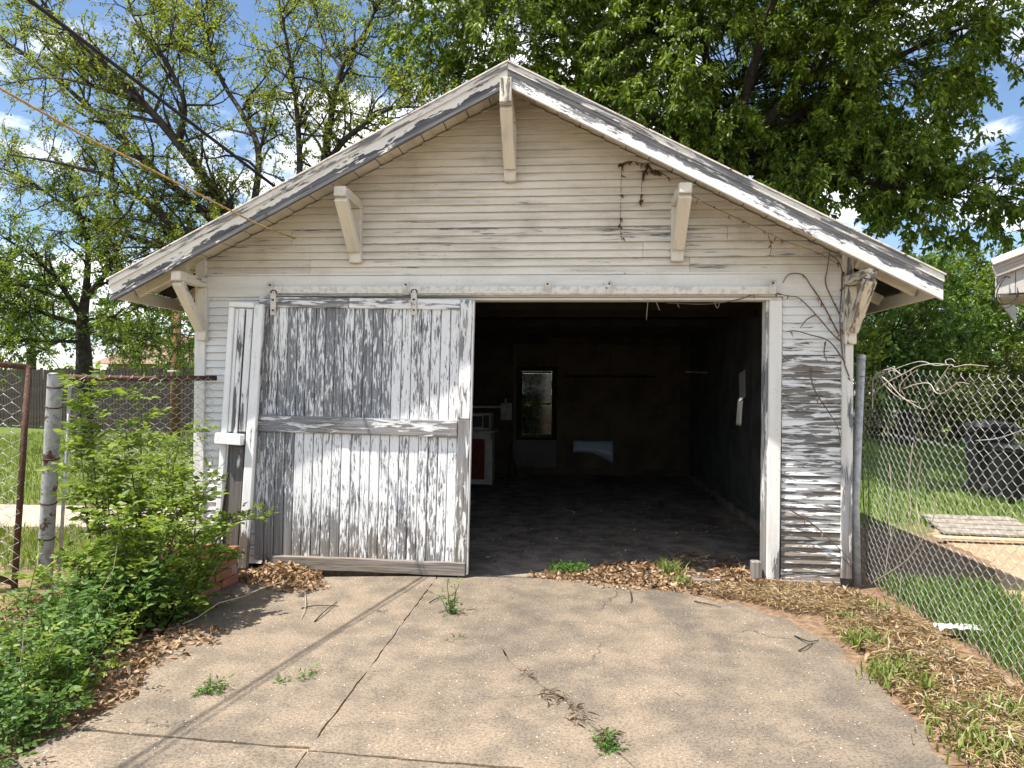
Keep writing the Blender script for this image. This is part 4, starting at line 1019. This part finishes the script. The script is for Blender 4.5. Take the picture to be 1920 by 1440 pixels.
def spread_tree(name, limbs, rng, label, leafm, nsub, sublen, ntw, twl, nleaf, lL, lW, up=.25, barkm=M_BARK, droop=.0, fine=False, group=None, leafdroop=-.15):
    """limbs: (points, r0, r1). trunk = first limb"""
    root = empty(name, limbs[0][0][0], label, 'tree', group)
    thick, thin, LP_, LD_ = [], [], [], []
    for li, (pts, r0, r1) in enumerate(limbs):
        P = smoothline(pts, 5); kk = 1 if li == 0 else .72; thick.append((P, np.linspace(r0*kk, r1*.5, len(P))))
        if li == 0: continue
        ns = max(3, int(nsub*sum(np.linalg.norm(np.diff(P, axis=0), axis=1))))
        for s in rng.uniform(.12, 1, ns):
            a, tg = along(P, s); d = tg*.55+rng.normal(0, .6, 3); d[2] += up
            L = sublen*rng.uniform(.5, 1.25)*(1.15-.4*s); B = wig(a, d, L, 6, .16, rng, droop*.3)
            rr = (r0+(r1-r0)*s)*.42; thin.append((B, np.linspace(max(.012, min(.05, rr)), .008, len(B))))
            for s2 in rng.uniform(.2, 1, ntw):
                a2, t2 = along(B, s2); d2 = t2*.6+rng.normal(0, .6, 3); d2[2] += up*.6
                T = wig(a2, d2, twl*rng.uniform(.5, 1.3), 4, .2, rng, droop)
                thin.append((T, np.linspace(.008, .004, len(T))))
                p_, dd = twig_leaves(T, nleaf, rng); dd[:, 2] += leafdroop; LP_.append(p_); LD_.append(dd)
    tr = obj('trunk', tubes('trunk', thick[:1], barkm, 8, cap=False), root)
    for l in thick[1:]: obj('limb', tubes('limb', [l], barkm, 8, cap=False), tr)
    obj('twigs', tubes('twigs', thin, barkm, 3, cap=False), tr, kind='stuff')
    pos = np.concatenate(LP_); dr = np.concatenate(LD_); n = len(pos)
    obj('crown', leaves('crown', pos, dr, rng.uniform(.6, 1.25, n)*lL, rng.uniform(.7, 1.2, n)*lW, leafm, rng=rng, fine=fine), root)
    return root
def PX(lst): return [tuple(at(x, y, Y)) for x, y, Y in lst]
rg = np.random.default_rng(11)
b0 = at(520, 560, 9.5)
limbs = [([(b0.x, 9.5, -.3), (b0.x-.05, 9.5, 1.2), tuple(at(500, 520, 9.4))], .36, .27),
    (PX([(505, 525, 9.4), (455, 445, 9.2), (420, 385, 9.0), (335, 270, 8.6), (270, 195, 8.3), (190, 115, 8.0), (110, 40, 7.8), (40, -50, 7.5)]), .20, .04),
    (PX([(505, 530, 9.4), (430, 455, 9.6), (380, 395, 9.7), (290, 320, 9.8), (170, 205, 9.9), (60, 110, 10), (-60, 40, 10)]), .19, .04),
    (PX([(480, 520, 9.4), (400, 470, 9.0), (330, 430, 8.6), (230, 345, 8.2), (130, 310, 7.9), (20, 290, 7.6)]), .14, .03),
    (PX([(530, 530, 9.6), (595, 360, 10), (615, 255, 10.2), (640, 130, 10.4), (690, 50, 10.5), (725, -40, 10.6)]), .18, .04),
    (PX([(560, 430, 9.8), (625, 290, 9.4), (680, 235, 9.1), (730, 205, 8.8), (790, 200, 8.6)]), .12, .03),
    (PX([(470, 430, 9.2), (485, 290, 9.8), (455, 215, 10), (415, 150, 10.2), (390, 70, 10.3), (370, -50, 10.3)]), .12, .03),
    (PX([(560, 460, 9.6), (562, 310, 9.2), (555, 190, 9), (540, 90, 8.8), (515, -40, 8.6)]), .12, .03),
    (PX([(450, 500, 9.5), (330, 470, 10), (250, 445, 10.3), (150, 405, 10.6), (40, 330, 11), (-60, 300, 11)]), .12, .03),
    (PX([(335, 270, 8.6), (345, 190, 8.4), (300, 100, 8.3), (250, 30, 8.2), (230, -60, 8.2)]), .09, .03),
    (PX([(270, 195, 8.3), (200, 170, 8.6), (100, 145, 8.9), (0, 160, 9.1)]), .07, .02),
    (PX([(420, 150, 10.2), (330, 60, 10.6), (280, -40, 10.8)]), .06, .02), (PX([(640, 130, 10.4), (600, 60, 10.8), (590, -40, 11)]), .06, .02)]
spread_tree('sparse_tree', limbs, rg, 'spreading tree with dark limbs and sparse spring leaves behind the left roof', M_LEAF_L, 6.0, 1.35, 8, .6, 20, .073, .043)
rg = np.random.default_rng(12)
c0 = gr(160, 800); bX = at(158, 690, 10.5)
limbs = [([(bX.x, 10.5, -.2), tuple(at(158, 690, 10.5)), tuple(at(155, 600, 10.5)), tuple(at(165, 530, 10.4))], .24, .16),
    (PX([(160, 560, 10.4), (200, 510, 10.2), (225, 460, 10), (250, 400, 9.8)]), .11, .03),
    (PX([(160, 560, 10.4), (165, 470, 10.4), (150, 400, 10.3), (120, 330, 10.2)]), .12, .03),
    (PX([(156, 600, 10.5), (110, 530, 10), (60, 480, 9.6), (0, 440, 9.2)]), .10, .03),
    (PX([(156, 610, 10.5), (90, 590, 9.8), (30, 570, 9.2), (-40, 560, 8.8)]), .09, .02),
    (PX([(160, 620, 10.5), (230, 640, 10), (300, 625, 9.6), (370, 630, 9.3)]), .06, .02),
    (PX([(160, 600, 10.5), (230, 590, 10.6), (290, 560, 10.7), (340, 575, 10.8)]), .06, .02),
    (PX([(150, 640, 10.5), (100, 640, 9.6), (40, 640, 9), (-20, 650, 8.6)]), .06, .02),
    (PX([(120, 560, 10.2), (60, 540, 9.4), (10, 520, 9)]), .05, .02)]
spread_tree('leafy_tree', limbs, rg, 'yellow-green leafy tree beside the lawn left of the garage', M_LEAF_L2, 8.0, 1.0, 8, .5, 20, .075, .044, up=.05, droop=.08)

def clump_tree(name, ells, trunk, rng, label, leafm, nclump, ntw, nleaf, twl, lL, lW, droop=.35, group=None, cat='tree', clr=.42):
    root = empty(name, trunk[0][0], label, cat, group)
    P0 = smoothline(trunk[0], 5); tr = obj('trunk', tubes('trunk', [(P0, np.linspace(trunk[1], trunk[2], len(P0)))], M_BARK, 8, cap=False), root)
    top = P0[-1]; wts = np.array([e[1][0]*e[1][1]*e[1][2] for e in ells])**.8; wts = wts/wts.sum()
    thin, LP_, LD_ = [], [], []
    mains = []
    for e in ells:
        B = smoothline([P0[-2], (P0[-2]+np.array(e[0]))/2+rng.normal(0, .3, 3)+np.array([0, 0, .4]), np.array(e[0])+rng.normal(0, .3, 3)], 5); mains.append(B)
        obj('limb', tubes('limb', [(B, np.linspace(trunk[2]*.5, .014, len(B)))], M_BARK, 8, cap=False), tr)
    for c in range(nclump):
        ei = rng.choice(len(ells), p=wts); cen, rad = np.array(ells[ei][0]), np.array(ells[ei][1])
        v = rng.normal(size=3); v /= np.linalg.norm(v); v *= rng.uniform(.25, 1)**.45
        q = cen+v*rad; B = mains[ei]; dd_ = np.linalg.norm(B-q, axis=1)+rng.uniform(0, .5, len(B)); a = B[int(np.argmin(dd_))]
        mid = (a+q)/2+rng.normal(0, .15, 3)+np.array([0, 0, .15]); L0 = smoothline([a, mid, q], 3)
        thin.append((L0, np.linspace(.016, .006, len(L0))))
        for k in range(ntw):
            d = v*.6+rng.normal(0, .6, 3); T = wig(q+rng.normal(0, clr*.35, 3), d, twl*rng.uniform(.6, 1.3), 5, .18, rng, droop*.4)
            thin.append((T, np.linspace(.007, .003, len(T))))
            p_, dd = twig_leaves(T, nleaf, rng, .07); dd[:, 2] -= droop*2.2; LP_.append(p_); LD_.append(dd)
    obj('twigs', tubes('twigs', thin, M_BARK, 3, cap=False), tr, kind='stuff')
    pos = np.concatenate(LP_); dr = np.concatenate(LD_); n = len(pos)
    obj('crown', leaves('crown', pos, dr, rng.uniform(.6, 1.3, n)*lL, rng.uniform(.7, 1.2, n)*lW, leafm, rng=rng, normal_up=.25), root)
    return root
def ell(px, py, Y, rx, ry, rd):
    """ellipsoid given by its picture size at depth Y"""
    c = at(px, py, Y); k = (Y-CAM.y)/FPX; return (tuple(c), (rx*k, rd, ry*k))
rg = np.random.default_rng(21)
tb = at(1390, 420, 9.0)
clump_tree('dense_tree', [ell(1340, 150, 9, 330, 190, 2.4), ell(1420, 300, 9.5, 260, 110, 1.6), ell(1010, 70, 9.5, 230, 120, 2.0), ell(1760, 375, 8, 150, 55, 1.5), ell(1560, 330, 8.5, 170, 95, 1.8),
    ell(1610, 130, 8.5, 200, 150, 2.0), ell(1870, 60, 8, 100, 100, 1.5), ell(1300, -190, 9.5, 560, 220, 2.8), ell(1180, 230, 8.2, 190, 90, 1.2), ell(850, 110, 10, 120, 130, 1.6), ell(1890, 400, 7.5, 70, 50, 1.0), ((4.2, 5.0, 9.3), (2.6, 2.0, 1.2)), ((7.2, 5.6, 9.6), (2.2, 2.0, 1.2))],  # last two lobes are out of view, added to shade the right lawn
    ([(tb.x+.3, 9, -.3), (tb.x+.2, 9, 2), tuple(at(1370, 380, 9)), tuple(at(1360, 300, 9))], .42, .26), rg,
    'large dense green tree towering behind the right half of the roof', M_LEAF_R, 1040, 6, 37, .64, .125, .060)
rg = np.random.default_rng(22)
def bgtree(px, base_px, Y, es, label, lm, n, nm='background_tree', lL=.13, lW=.08):
    p = at(px, 700, Y)
    return clump_tree(nm, es, ([(p.x, Y, -.3), (p.x, Y, 1.2), (p.x+.1, Y, max(2.0, es[0][0][2]-1.2))], .2, .12), rg, label, lm, n, 5, 20, .55, lL, lW, .12, group='trees beyond the right fence')
bgtree(1700, 0, 15, [ell(1690, 600, 15, 120, 95, 1.8), ell(1670, 690, 15, 90, 60, 1.5)], 'dark green tree close behind the garage corner on the right', M_LEAF_B, 190)
bgtree(1800, 0, 19, [ell(1800, 560, 19, 95, 75, 1.8), ell(1770, 500, 19, 60, 40, 1.2), ell(1790, 650, 19, 90, 60, 1.5)], 'bright green tree between the garage and the grey shed', M_LEAF_R, 190, lL=.15)
bgtree(1900, 0, 23, [ell(1900, 620, 23, 95, 85, 2.2), ell(1960, 520, 24, 80, 70, 2), ell(1890, 690, 23, 110, 60, 2)], 'tree farthest right with pale gaps, below the shed roof', M_LEAF_B, 190, lL=.16)
bgtree(2050, 0, 17, [ell(2060, 600, 17, 110, 110, 2)], 'green tree just past the right edge of the photo', M_LEAF_B, 60)
def thicket(name, x0, x1, y0, y1, z1, n, lm, rng, label, cat='hedge', lL=.12):
    root = empty(name, ((x0+x1)/2, (y0+y1)/2, 0), label, cat)
    st = []; LP_, LD_ = [], []
    for k in range(n):
        b = np.array([rng.uniform(x0, x1), rng.uniform(y0, y1), 0]); hz = z1*rng.uniform(.45, 1.08)
        S = wig(b, [rng.normal(0, .25), rng.normal(0, .25), 1], hz, 5, .14, rng); st.append((S, np.linspace(.016, .005, len(S))))
        for j in range(5):
            a, tg = along(S, rng.uniform(.1, 1)); T = wig(a, tg*.4+rng.normal(0, .7, 3), rng.uniform(.3, .6), 3, .2, rng)
            p_, dd = twig_leaves(T, 22, rng, .1); LP_.append(p_); LD_.append(dd)
    obj('stems', tubes('stems', st, M_TWIG, 4, cap=False), root, kind='stuff')
    pos = np.concatenate(LP_); n_ = len(pos)
    obj('foliage', leaves('foliage', pos, np.concatenate(LD_), rng.uniform(.6, 1.3, n_)*lL, rng.uniform(.6, 1.1, n_)*lL*.5, lm, rng=rng), root, kind='stuff'); return root
thicket('thicket', 7.0, 24, 16.5, 19.5, 3.1, 430, M_LEAF_O, rg, 'olive thicket along the back of the right lawn', lL=.15)
thicket('hedge', -16, -8.5, 19.0, 21, 3.1, 130, M_LEAF_B, rg, 'green hedge behind the left picket fence', lL=.16)
thicket('hedge', -1.6, 2.2, 9.6, 10.6, 2.6, 60, M_LEAF_B, rg, 'greenery seen through the garage\'s back window', lL=.11)
rg = np.random.default_rng(23)
bgl = at(60, 600, 22)
clump_tree('background_tree', [ell(60, 570, 22, 140, 90, 2.5), ell(290, 600, 24, 90, 60, 2.5)], ([(bgl.x, 22, -.3), (bgl.x, 22, 1.5), (bgl.x, 22, 3)], .25, .15), rg, 'mid-green tree far behind the left picket fence', M_LEAF_B, 150, 5, 18, .6, .16, .09, .12)

# ---------------------------------------------------------------- shrub, weeds, litter
rg = np.random.default_rng(31)
def pinnate(P, n, rng, L, pairs=3):
    """compound leaves set alternately along a stem line"""
    LP_, LD_, LL_ = [], [], []
    for s in np.linspace(.12, 1, n):
        a, tg = along(P, min(.999, s)); d = rng.normal(0, 1, 3); d[2] = abs(d[2])*.25; d -= tg*np.dot(d, tg)*.7; d = unit(d+tg*.45)
        Lr = L*pairs*rng.uniform(.8, 1.2)*.8
        side = unit(np.cross(d, [0, 0, 1.]))
        for k in range(pairs):
            q = a+d*Lr*(k+.6)/pairs
            for sg in (-1, 1): LP_.append(q); LD_.append(d*.6+side*sg*.85+rng.normal(0, .15, 3)+np.array([0, 0, -.1])); LL_.append(L*rng.uniform(.7, 1.1))
        LP_.append(a+d*Lr); LD_.append(d+np.array([0, 0, -.15])); LL_.append(L*1.15)
    return np.array(LP_), np.array(LD_), np.array(LL_)
def sapling(name, stems, label, cat, leafm, stemm, L, wr, rng, sub, dens, r0=.009, pairs=2, fine=True):
    root = empty(name, stems[0][0], label, cat); ln_, A, B, C_ = [], [], [], []
    for pts, nb_ in stems:
        pass
    return root
SHR = empty('shrub', (-2.6, -1.2, 0), 'bushy green sapling thicket growing in front of the chain-link panel', 'shrub')
sl, A, B, C_ = [], [], [], []
def stem(base, tip, Y0, Y1, nb_, bl_, L, bend=.08, leafn=7):
    a = np.array(at(*base, Y0)); b_ = np.array(at(*tip, Y1)); mid = (a+b_)/2+rg.normal(0, bend, 3)
    P = smoothline([a, mid, b_], 6); sl.append((P, np.linspace(.010, .003, len(P))))
    p_, d_, l_ = pinnate(P[len(P)//4:], 9, rg, L); A.append(p_); B.append(d_); C_.append(l_)
    for s in np.linspace(.18, .97, nb_):
        q, tg = along(P, s); d = tg*.5+rg.normal(0, .6, 3); d[2] = abs(d[2])*.5+.12
        T = wig(q, d, bl_*rg.uniform(.6, 1.2)*(1.15-.6*s), 4, .12, rg, .04); sl.append((T, np.linspace(.004, .002, len(T))))
        p_, d_, l_ = pinnate(T, leafn, rg, L); A.append(p_); B.append(d_); C_.append(l_)
for bs, tp, y0, y1, nb_, bl_, L in (
    ((205, 1180), (165, 708), -1.15, -1.0, 14, .24, .05), ((215, 1185), (235, 800), -1.1, -.95, 9, .25, .050), ((250, 1190), (262, 735), -1.15, -.85, 8, .2, .04),
    ((300, 1180), (345, 800), -1.2, -1.0, 10, .28, .038), ((280, 1180), (200, 850), -1.2, -1.2, 9, .28, .038), ((320, 1170), (395, 900), -1.1, -.8, 7, .22, .038),
    ((215, 1180), (150, 830), -1.1, -1.05, 9, .20, .038), ((190, 1190), (70, 1090), -1.2, -1.3, 6, .2, .038), ((340, 1160), (300, 870), -1.25, -1.25, 10, .28, .04),
    ((360, 1140), (440, 960), -1.0, -.75, 5, .16, .032), ((370, 1140), (500, 968), -1.0, -.8, 6, .12, .028), ((350, 1150), (410, 1040), -1.1, -1.05, 6, .18, .036),
    ((260, 1190), (330, 960), -1.45, -1.55, 10, .28, .04), ((240, 1200), (220, 960), -1.5, -1.6, 10, .28, .04), ((215, 1210), (160, 1040), -1.5, -1.65, 7, .24, .042),
    ((320, 1190), (390, 1000), -1.4, -1.4, 9, .26, .04), ((250, 1180), (180, 920), -1.2, -1.1, 9, .26, .04), ((310, 1180), (260, 900), -1.2, -1.1, 9, .28, .04), ((330, 1180), (370, 930), -1.2, -1.1, 9, .26, .04)):
    stem(bs, tp, y0, y1, int(nb_*1.1), bl_*.85, L*1.2)
obj('stems', tubes('stems', sl, M_GSTEM, 5, cap=False), SHR, kind='stuff')
A = np.concatenate(A); B = np.concatenate(B); C_ = np.concatenate(C_)
obj('foliage', leaves('foliage', A, B, C_, C_*.56, M_SHRUB, rng=rg, fine=True), SHR, kind='stuff')
o = obj('dead_stick', tubes('dead_stick', [(smoothline([at(412, 1010, -.45), at(418, 960, -.42), at(424, 915, -.42), at(428, 885, -.4)], 4), [.010]*13)], M_BARK, 6)); tag(o, 'dark dead stick standing against the leaning panel', 'stick')

def lowplant(name, cells, label, cat, leafm, rng, n, h, L, wr=.5, seeds=None):
    """dense low leafy plant: stems rising from the ground inside ellipses (x, y, rx, ry, height)"""
    root = empty(name, (cells[0][0], cells[0][1], 0), label, cat); sl, A, B, C_ = [], [], [], []
    for (cx_, cy_, rx, ry, hh, num) in cells:
        for k in range(num):
            a = rng.uniform(0, 6.283); q = math.sqrt(rng.uniform(0, 1)); b_ = np.array([cx_+q*rx*math.cos(a), cy_+q*ry*math.sin(a), -.02])
            hz = hh*(1.05-.5*q*q)*rng.uniform(.35, 1.2); S = wig(b_, [math.cos(a)*.5*q+rng.normal(0, .25), math.sin(a)*.5*q+rng.normal(0, .25), 1], hz, 5, .15, rng, .03)
            sl.append((S, np.linspace(.005, .002, len(S))))
            p_, d_, l_ = pinnate(S, n, rng, L*rng.uniform(.7, 1.25)); A.append(p_); B.append(d_); C_.append(l_)
    obj('stems', tubes('stems', sl, M_GSTEM, 4, cap=False), root, kind='stuff')
    A = np.concatenate(A); B = np.concatenate(B); C_ = np.concatenate(C_)
    obj('foliage', leaves('foliage', A, B, C_, C_*wr, leafm, rng=rng, fine=True), root, kind='stuff'); return root
rg = np.random.default_rng(33)
lowplant('weed_patch', [(-2.32, -1.66, .25, .26, .50, 60), (-2.2, -1.42, .18, .2, .46, 34)], 'broad-leaved green weeds at the shrub\'s foot beside the driveway', 'weeds', M_WEED, rg, 8, 0, .046, .5)
lowplant('weed_patch', [(-2.02, -2.62, .24, .28, .36, 48), (-2.2, -2.40, .16, .2, .40, 24), (-1.86, -2.95, .15, .2, .24, 24), (-2.2, -2.12, .18, .18, .44, 26)], 'dense dark weeds spilling onto the driveway\'s lower left corner', 'weeds', M_WEED, rg, 8, 0, .031, .55)
lowplant('weed_patch', [(-2.98, -1.9, .16, .12, .18, 12)], 'grey-green weeds at the far left edge below the gate', 'weeds', M_SHRUB, rg, 6, 0, .035, .5)
lowplant('weed_patch', [(-2.1, -2.35, .3, .4, .46, 22), (-2.35, -1.8, .3, .3, .6, 14)], 'pale upright weeds standing above the dark ground weeds', 'weeds', M_SHRUB, rg, 7, 0, .040, .4)
dk = []
for k in range(26):
    b_ = np.array([rg.uniform(-2.7, -1.95), rg.uniform(-2.7, -1.0), 0]); dk.append((wig(b_, [rg.normal(0, .5), rg.normal(0, .5), 1], rg.uniform(.3, .75), 5, .18, rg), np.linspace(.004, .002, 6)))
o = obj('dead_stalks', tubes('dead_stalks', dk, M_DRYVINE, 4, cap=False)); tag(o, 'dry grey stalks poking through the shrub and weeds', 'stalks', kind='stuff')
# climbing sprig by the right fence post
VS = empty('vine_sprig', (2.88, .42, 0), 'bright green climbing sprig behind the steel fence post', 'plant'); A, B, C_ = [], [], []
for pts in ([(1628, 1080), (1618, 900), (1622, 720), (1630, 640), (1625, 620)], [(1632, 1080), (1628, 800), (1640, 690), (1636, 635)], [(1622, 720), (1612, 660), (1618, 618)], [(1628, 800), (1650, 690), (1644, 655)]):
    P = smoothline([at(x, y, .42) for x, y in pts], 5); obj('stem', tubes('stem', [(P, np.linspace(.006, .003, len(P)))], M_GSTEM, 5, cap=False), VS)
    p_, d_, l_ = pinnate(P[-11:], 12, rg, .04); A.append(p_); B.append(d_); C_.append(l_)
A = np.concatenate(A); B = np.concatenate(B); C_ = np.concatenate(C_); obj('foliage', leaves('foliage', A, B, C_, C_*.6, M_SHRUB, rng=rg, fine=True), VS, kind='stuff')

def litter(name, regs, rng, label, matl, L=.055, wr=.45, kind='stuff', cat='leaves', lift=.02):
    """regs: (cx, cy, rx, ry, n, pile height)"""
    P = []
    for (cx_, cy_, rx, ry, n, ph) in regs:
        a = rng.uniform(0, 6.283, n); q = np.sqrt(rng.uniform(0, 1, n)); x = cx_+q*rx*np.cos(a); y = cy_+q*ry*np.sin(a)
        z = -.008+lift*rng.uniform(0, 1, n)+ph*np.maximum(0, 1-q)**.8*rng.uniform(.5, 1, n); P.append(np.stack([x, y, z], 1))
    P = np.concatenate(P); n = len(P); d = rng.normal(size=(n, 3)); d[:, 2] *= .35; d[:, 2] += .1
    me = leaves(name, P, d, rng.uniform(.5, 1.2, n)*L, rng.uniform(.6, 1.2, n)*L*wr, matl, .6, .45, .4, rng=rng, fine=True)
    o = obj(name, me); tag(o, label, cat, kind=kind); return o
rg = np.random.default_rng(35)
litter('dead_leaves', [(-1.78, -.33, .34, .20, 1500, .13), (-1.55, -.55, .25, .14, 260, .02)], rg, 'heap of brown dead leaves at the foot of the sliding door', M_DRY, .05)
litter('dead_leaves', [(-2.7, -1.0, .6, .5, 900, .03), (-2.2, -1.9, .4, .7, 900, .02), (-3.1, -1.6, .5, .6, 1300, .03), (-1.85, -2.3, .2, .6, 350, .01), (-1.75, -1.75, .2, .3, 200, .01), (-2.65, -2.2, .45, .45, 1100, .02)], rg, 'brown leaf litter under the shrub and weeds', M_DRY, .05)
litter('dead_leaves', [(1.05, .18, .42, .32, 900, .07), (.62, -.02, .45, .16, 600, .03), (1.85, .12, .25, .4, 600, .06), (1.6, .5, .4, .4, 300, .02), (1.2, -.22, .6, .14, 420, .01)], rg, 'dry leaves and straw across the garage threshold', M_DRY, .05)
def straw(name, regs, rng, label, matl, L=.075, w=.0036):
    P = []
    for (cx_, cy_, rx, ry, n) in regs:
        a = rng.uniform(0, 6.283, n); q = np.sqrt(rng.uniform(0, 1, n)); P.append(np.stack([cx_+q*rx*np.cos(a), cy_+q*ry*np.sin(a), rng.uniform(-.015, .045, n)], 1))
    P = np.concatenate(P); n = len(P); d = rng.normal(size=(n, 3)); d[:, 2] *= .3
    o = obj(name, leaves(name, P, d, rng.uniform(.4, 1.3, n)*L, rng.uniform(.6, 1.4, n)*w, matl, .3, .25, rng=rng)); tag(o, label, 'straw', kind='stuff'); return o
straw('dry_straw', [(2.2, -.42, .38, .30, 3000), (2.45, -1.1, .30, .6, 3000), (2.45, -2.0, .32, .7, 3000), (2.45, -2.9, .36, .6, 2200), (1.85, -.28, .35, .2, 1300), (2.4, -3.7, .5, .6, 1400), (2.4, -4.6, .5, .6, 1000)], rg, 'straw and dry stalks between the driveway edge and right fence', M_STRAW)
litter('dead_leaves', [(2.4, -.32, .28, .26, 380, .05), (2.42, -1.2, .28, .7, 600, .012), (2.42, -2.3, .3, .7, 600, .012), (2.0, -.15, .3, .18, 380, .04)], rg, 'brown leaf litter along the right fence foot', M_DRY, .05)
litter('dead_leaves', [(1.2, 2.2, 1.2, 1.6, 240, .0), (-.3, 1.2, 1.0, .9, 160, 0)], rg, 'scattered debris on the dark garage floor', M_DRY, .035)
# grass
def grassarea(name, n, x0, x1, y0, y1, h, w, matl, rng, label, keep=None, z=-.03):
    P = np.stack([rng.uniform(x0, x1, n), rng.uniform(y0, y1, n), np.full(n, z)], 1)
    if keep is not None: P = P[keep(P)]
    o = obj(name, blades(name, P, rng.uniform(.5, 1.2, len(P))*h, w, .7, matl, rng)); tag(o, label, 'grass', kind='stuff'); return o
rg = np.random.default_rng(37)
grassarea('grass', 36000, -16, -2.9, 2.2, 15.5, .13, .014, M_GRASS, rg, 'sunny rough lawn left of the garage', lambda P: (P[:, 1] > 2.7) | (P[:, 0] < -9))
grassarea('grass', 7000, -9, -3.0, -.4, 1.0, .16, .009, M_GRASS, rg, 'long grass behind the left chain-link panel', None, 0.)
grassarea('grass', 34000, 3.0, 18, 2.7, 17, .14, .015, M_GRASS_R, rg, 'green lawn behind the right fence', lambda P: (P[:, 0] < 4.3+.3*P[:, 1]) | (P[:, 1] > 3.3))
grassarea('grass', 9000, 2.86, 3.75, -4.4, .1, .17, .007, M_GRASS_R, rg, 'lush green strip of grass just behind the right fence', lambda P: P[:, 0] < 3.65-.1*np.sin(P[:, 1]*7))
def tuft(px, py, n, h, sp, label, matl=M_GRASS_R, rng=rg, w=.0095):
    c = gr(px, py); q = rng.normal(0, sp, (n, 2)); P = np.stack([c.x+q[:, 0], c.y+q[:, 1], np.full(n, -.01)], 1)
    o = empty('grass_tuft', (c.x, c.y, 0), label, 'grass tuft', 'grass tufts round the driveway'); obj('blades', blades('blades', P, rng.uniform(.5, 1.2, n)*h, w, .9, matl, rng), o, kind='stuff')
for args in ((1255, 1075, 130, .15, .05, 'long-bladed tuft at the middle of the threshold'), (1280, 1092, 90, .08, .05, 'short tuft just in front of the threshold tuft'),
             (1618, 1205, 150, .11, .05, 'grass tuft at the driveway edge nearest the garage corner'), (1640, 1140, 130, .08, .07, 'flat tuft near the fence post foot'),
             (1668, 1268, 260, .10, .07, 'grass tuft midway along the right driveway edge'), (1738, 1300, 40, .14, .02, 'upright broad blades beside the right driveway edge'),
             (1700, 1245, 180, .08, .06, 'low tuft beside the midway edge grass'), (1850, 1400, 320, .09, .10, 'spreading tuft at the lower right corner'), (1890, 1340, 200, .09, .08, 'tuft by the fence at the right edge'),
             (1790, 1340, 150, .08, .06, 'small tuft in straw above the lower right tuft'), (1585, 1160, 80, .07, .04, 'thin tuft in the straw by the corner')):
    tuft(*args, matl=M_GRASS)
def weed(px, py, n, h, r, L, label, rng=rg):
    c = gr(px, py); return lowplant('weed', [(c.x, c.y, r, r, h, n)], label, 'weed', M_WEED, rng, 6, 0, L, .42)
weed(848, 1150, 9, .25, .02, .022, 'tall feathery weed in the driveway in front of the door')
weed(1065, 1072, 60, .085, .13, .022, 'rounded green weed at the left of the threshold')
weed(578, 1270, 5, .07, .025, .016, 'small sprout on the driveway beside the cable shadow')
weed(530, 1276, 3, .035, .02, .014, 'tiny sprout left of the small driveway sprout')
weed(396, 1296, 8, .06, .04, .018, 'little weed at the edge of the shrub\'s shadow')
weed(1138, 1398, 14, .06, .045, .016, 'green weed growing in the driveway crack')
weed(855, 1198, 5, .03, .05, .014, 'flat seedlings by the patch in the driveway')
straw('dry_straw', [(.42, -2.28, .07, .06, 50), (.53, -2.46, .05, .07, 60), (.66, -2.66, .04, .06, 35), (.29, -2.02, .04, .05, 25)], rg, 'dead brown stalks in the driveway crack', leafmat('dead_stalk', (.10, .06, .035), (.2, .13, .08), (.3, .2, .13), .1), .06, .0026)
def twig(px, label, r=.005, m_=M_BARK):
    P = smoothline([tuple(gr(x, y, .006+.012*(i % 2))) for i, (x, y) in enumerate(px)], 4)
    o = obj('twig', tubes('twig', [(P, np.linspace(r, r*.5, len(P)))], m_, 5)); tag(o, label, 'twig', 'twigs on the driveway')
twig([(590, 1165), (610, 1145), (632, 1128)], 'forked twig by the shrub\'s shadow, longest of three'); twig([(565, 1140), (595, 1135), (635, 1136)], 'thin twig lying above the longest shadow twig')
twig([(572, 1112), (573, 1135), (565, 1160)], 'pale curved stalk by the leaf heap', .004, M_DRYVINE); twig([(1302, 1127), (1330, 1133), (1352, 1138)], 'straight twig near the driveway\'s upper right')
twig([(1490, 1192), (1515, 1202), (1535, 1200)], 'forked twig near the right driveway edge'); twig([(1498, 1220), (1512, 1212), (1524, 1205)], 'short twig crossing the right edge twig')
twig([(1182, 1108), (1184, 1120), (1183, 1130)], 'short upright twig near the threshold'); twig([(1265, 1296), (1275, 1300), (1283, 1300)], 'pale stalk in the middle of the driveway', .003, M_DRYVINE)
twig([(805, 1130), (815, 1124), (824, 1120)], 'dark leaf stalk left of the tall driveway weed')
# pale grit scattered on the concrete
rg = np.random.default_rng(41); n = 600
P = np.stack([rg.uniform(-1.5, 1.85, n), rg.uniform(-3.1, -.1, n), np.full(n, .004)], 1)
P = P[np.abs(P[:, 0]-JX) > .03]
o = obj('grit', leaves('grit', P, rg.normal(size=(len(P), 3))*np.array([1, 1, .2]), rg.uniform(.003, .009, len(P)), rg.uniform(.003, .006, len(P)), simple('pale_grit', (.75, .70, .62), .9), .3, .1, rng=rg)); tag(o, 'pale grit and paint flakes strewn over the driveway', 'grit', kind='stuff')
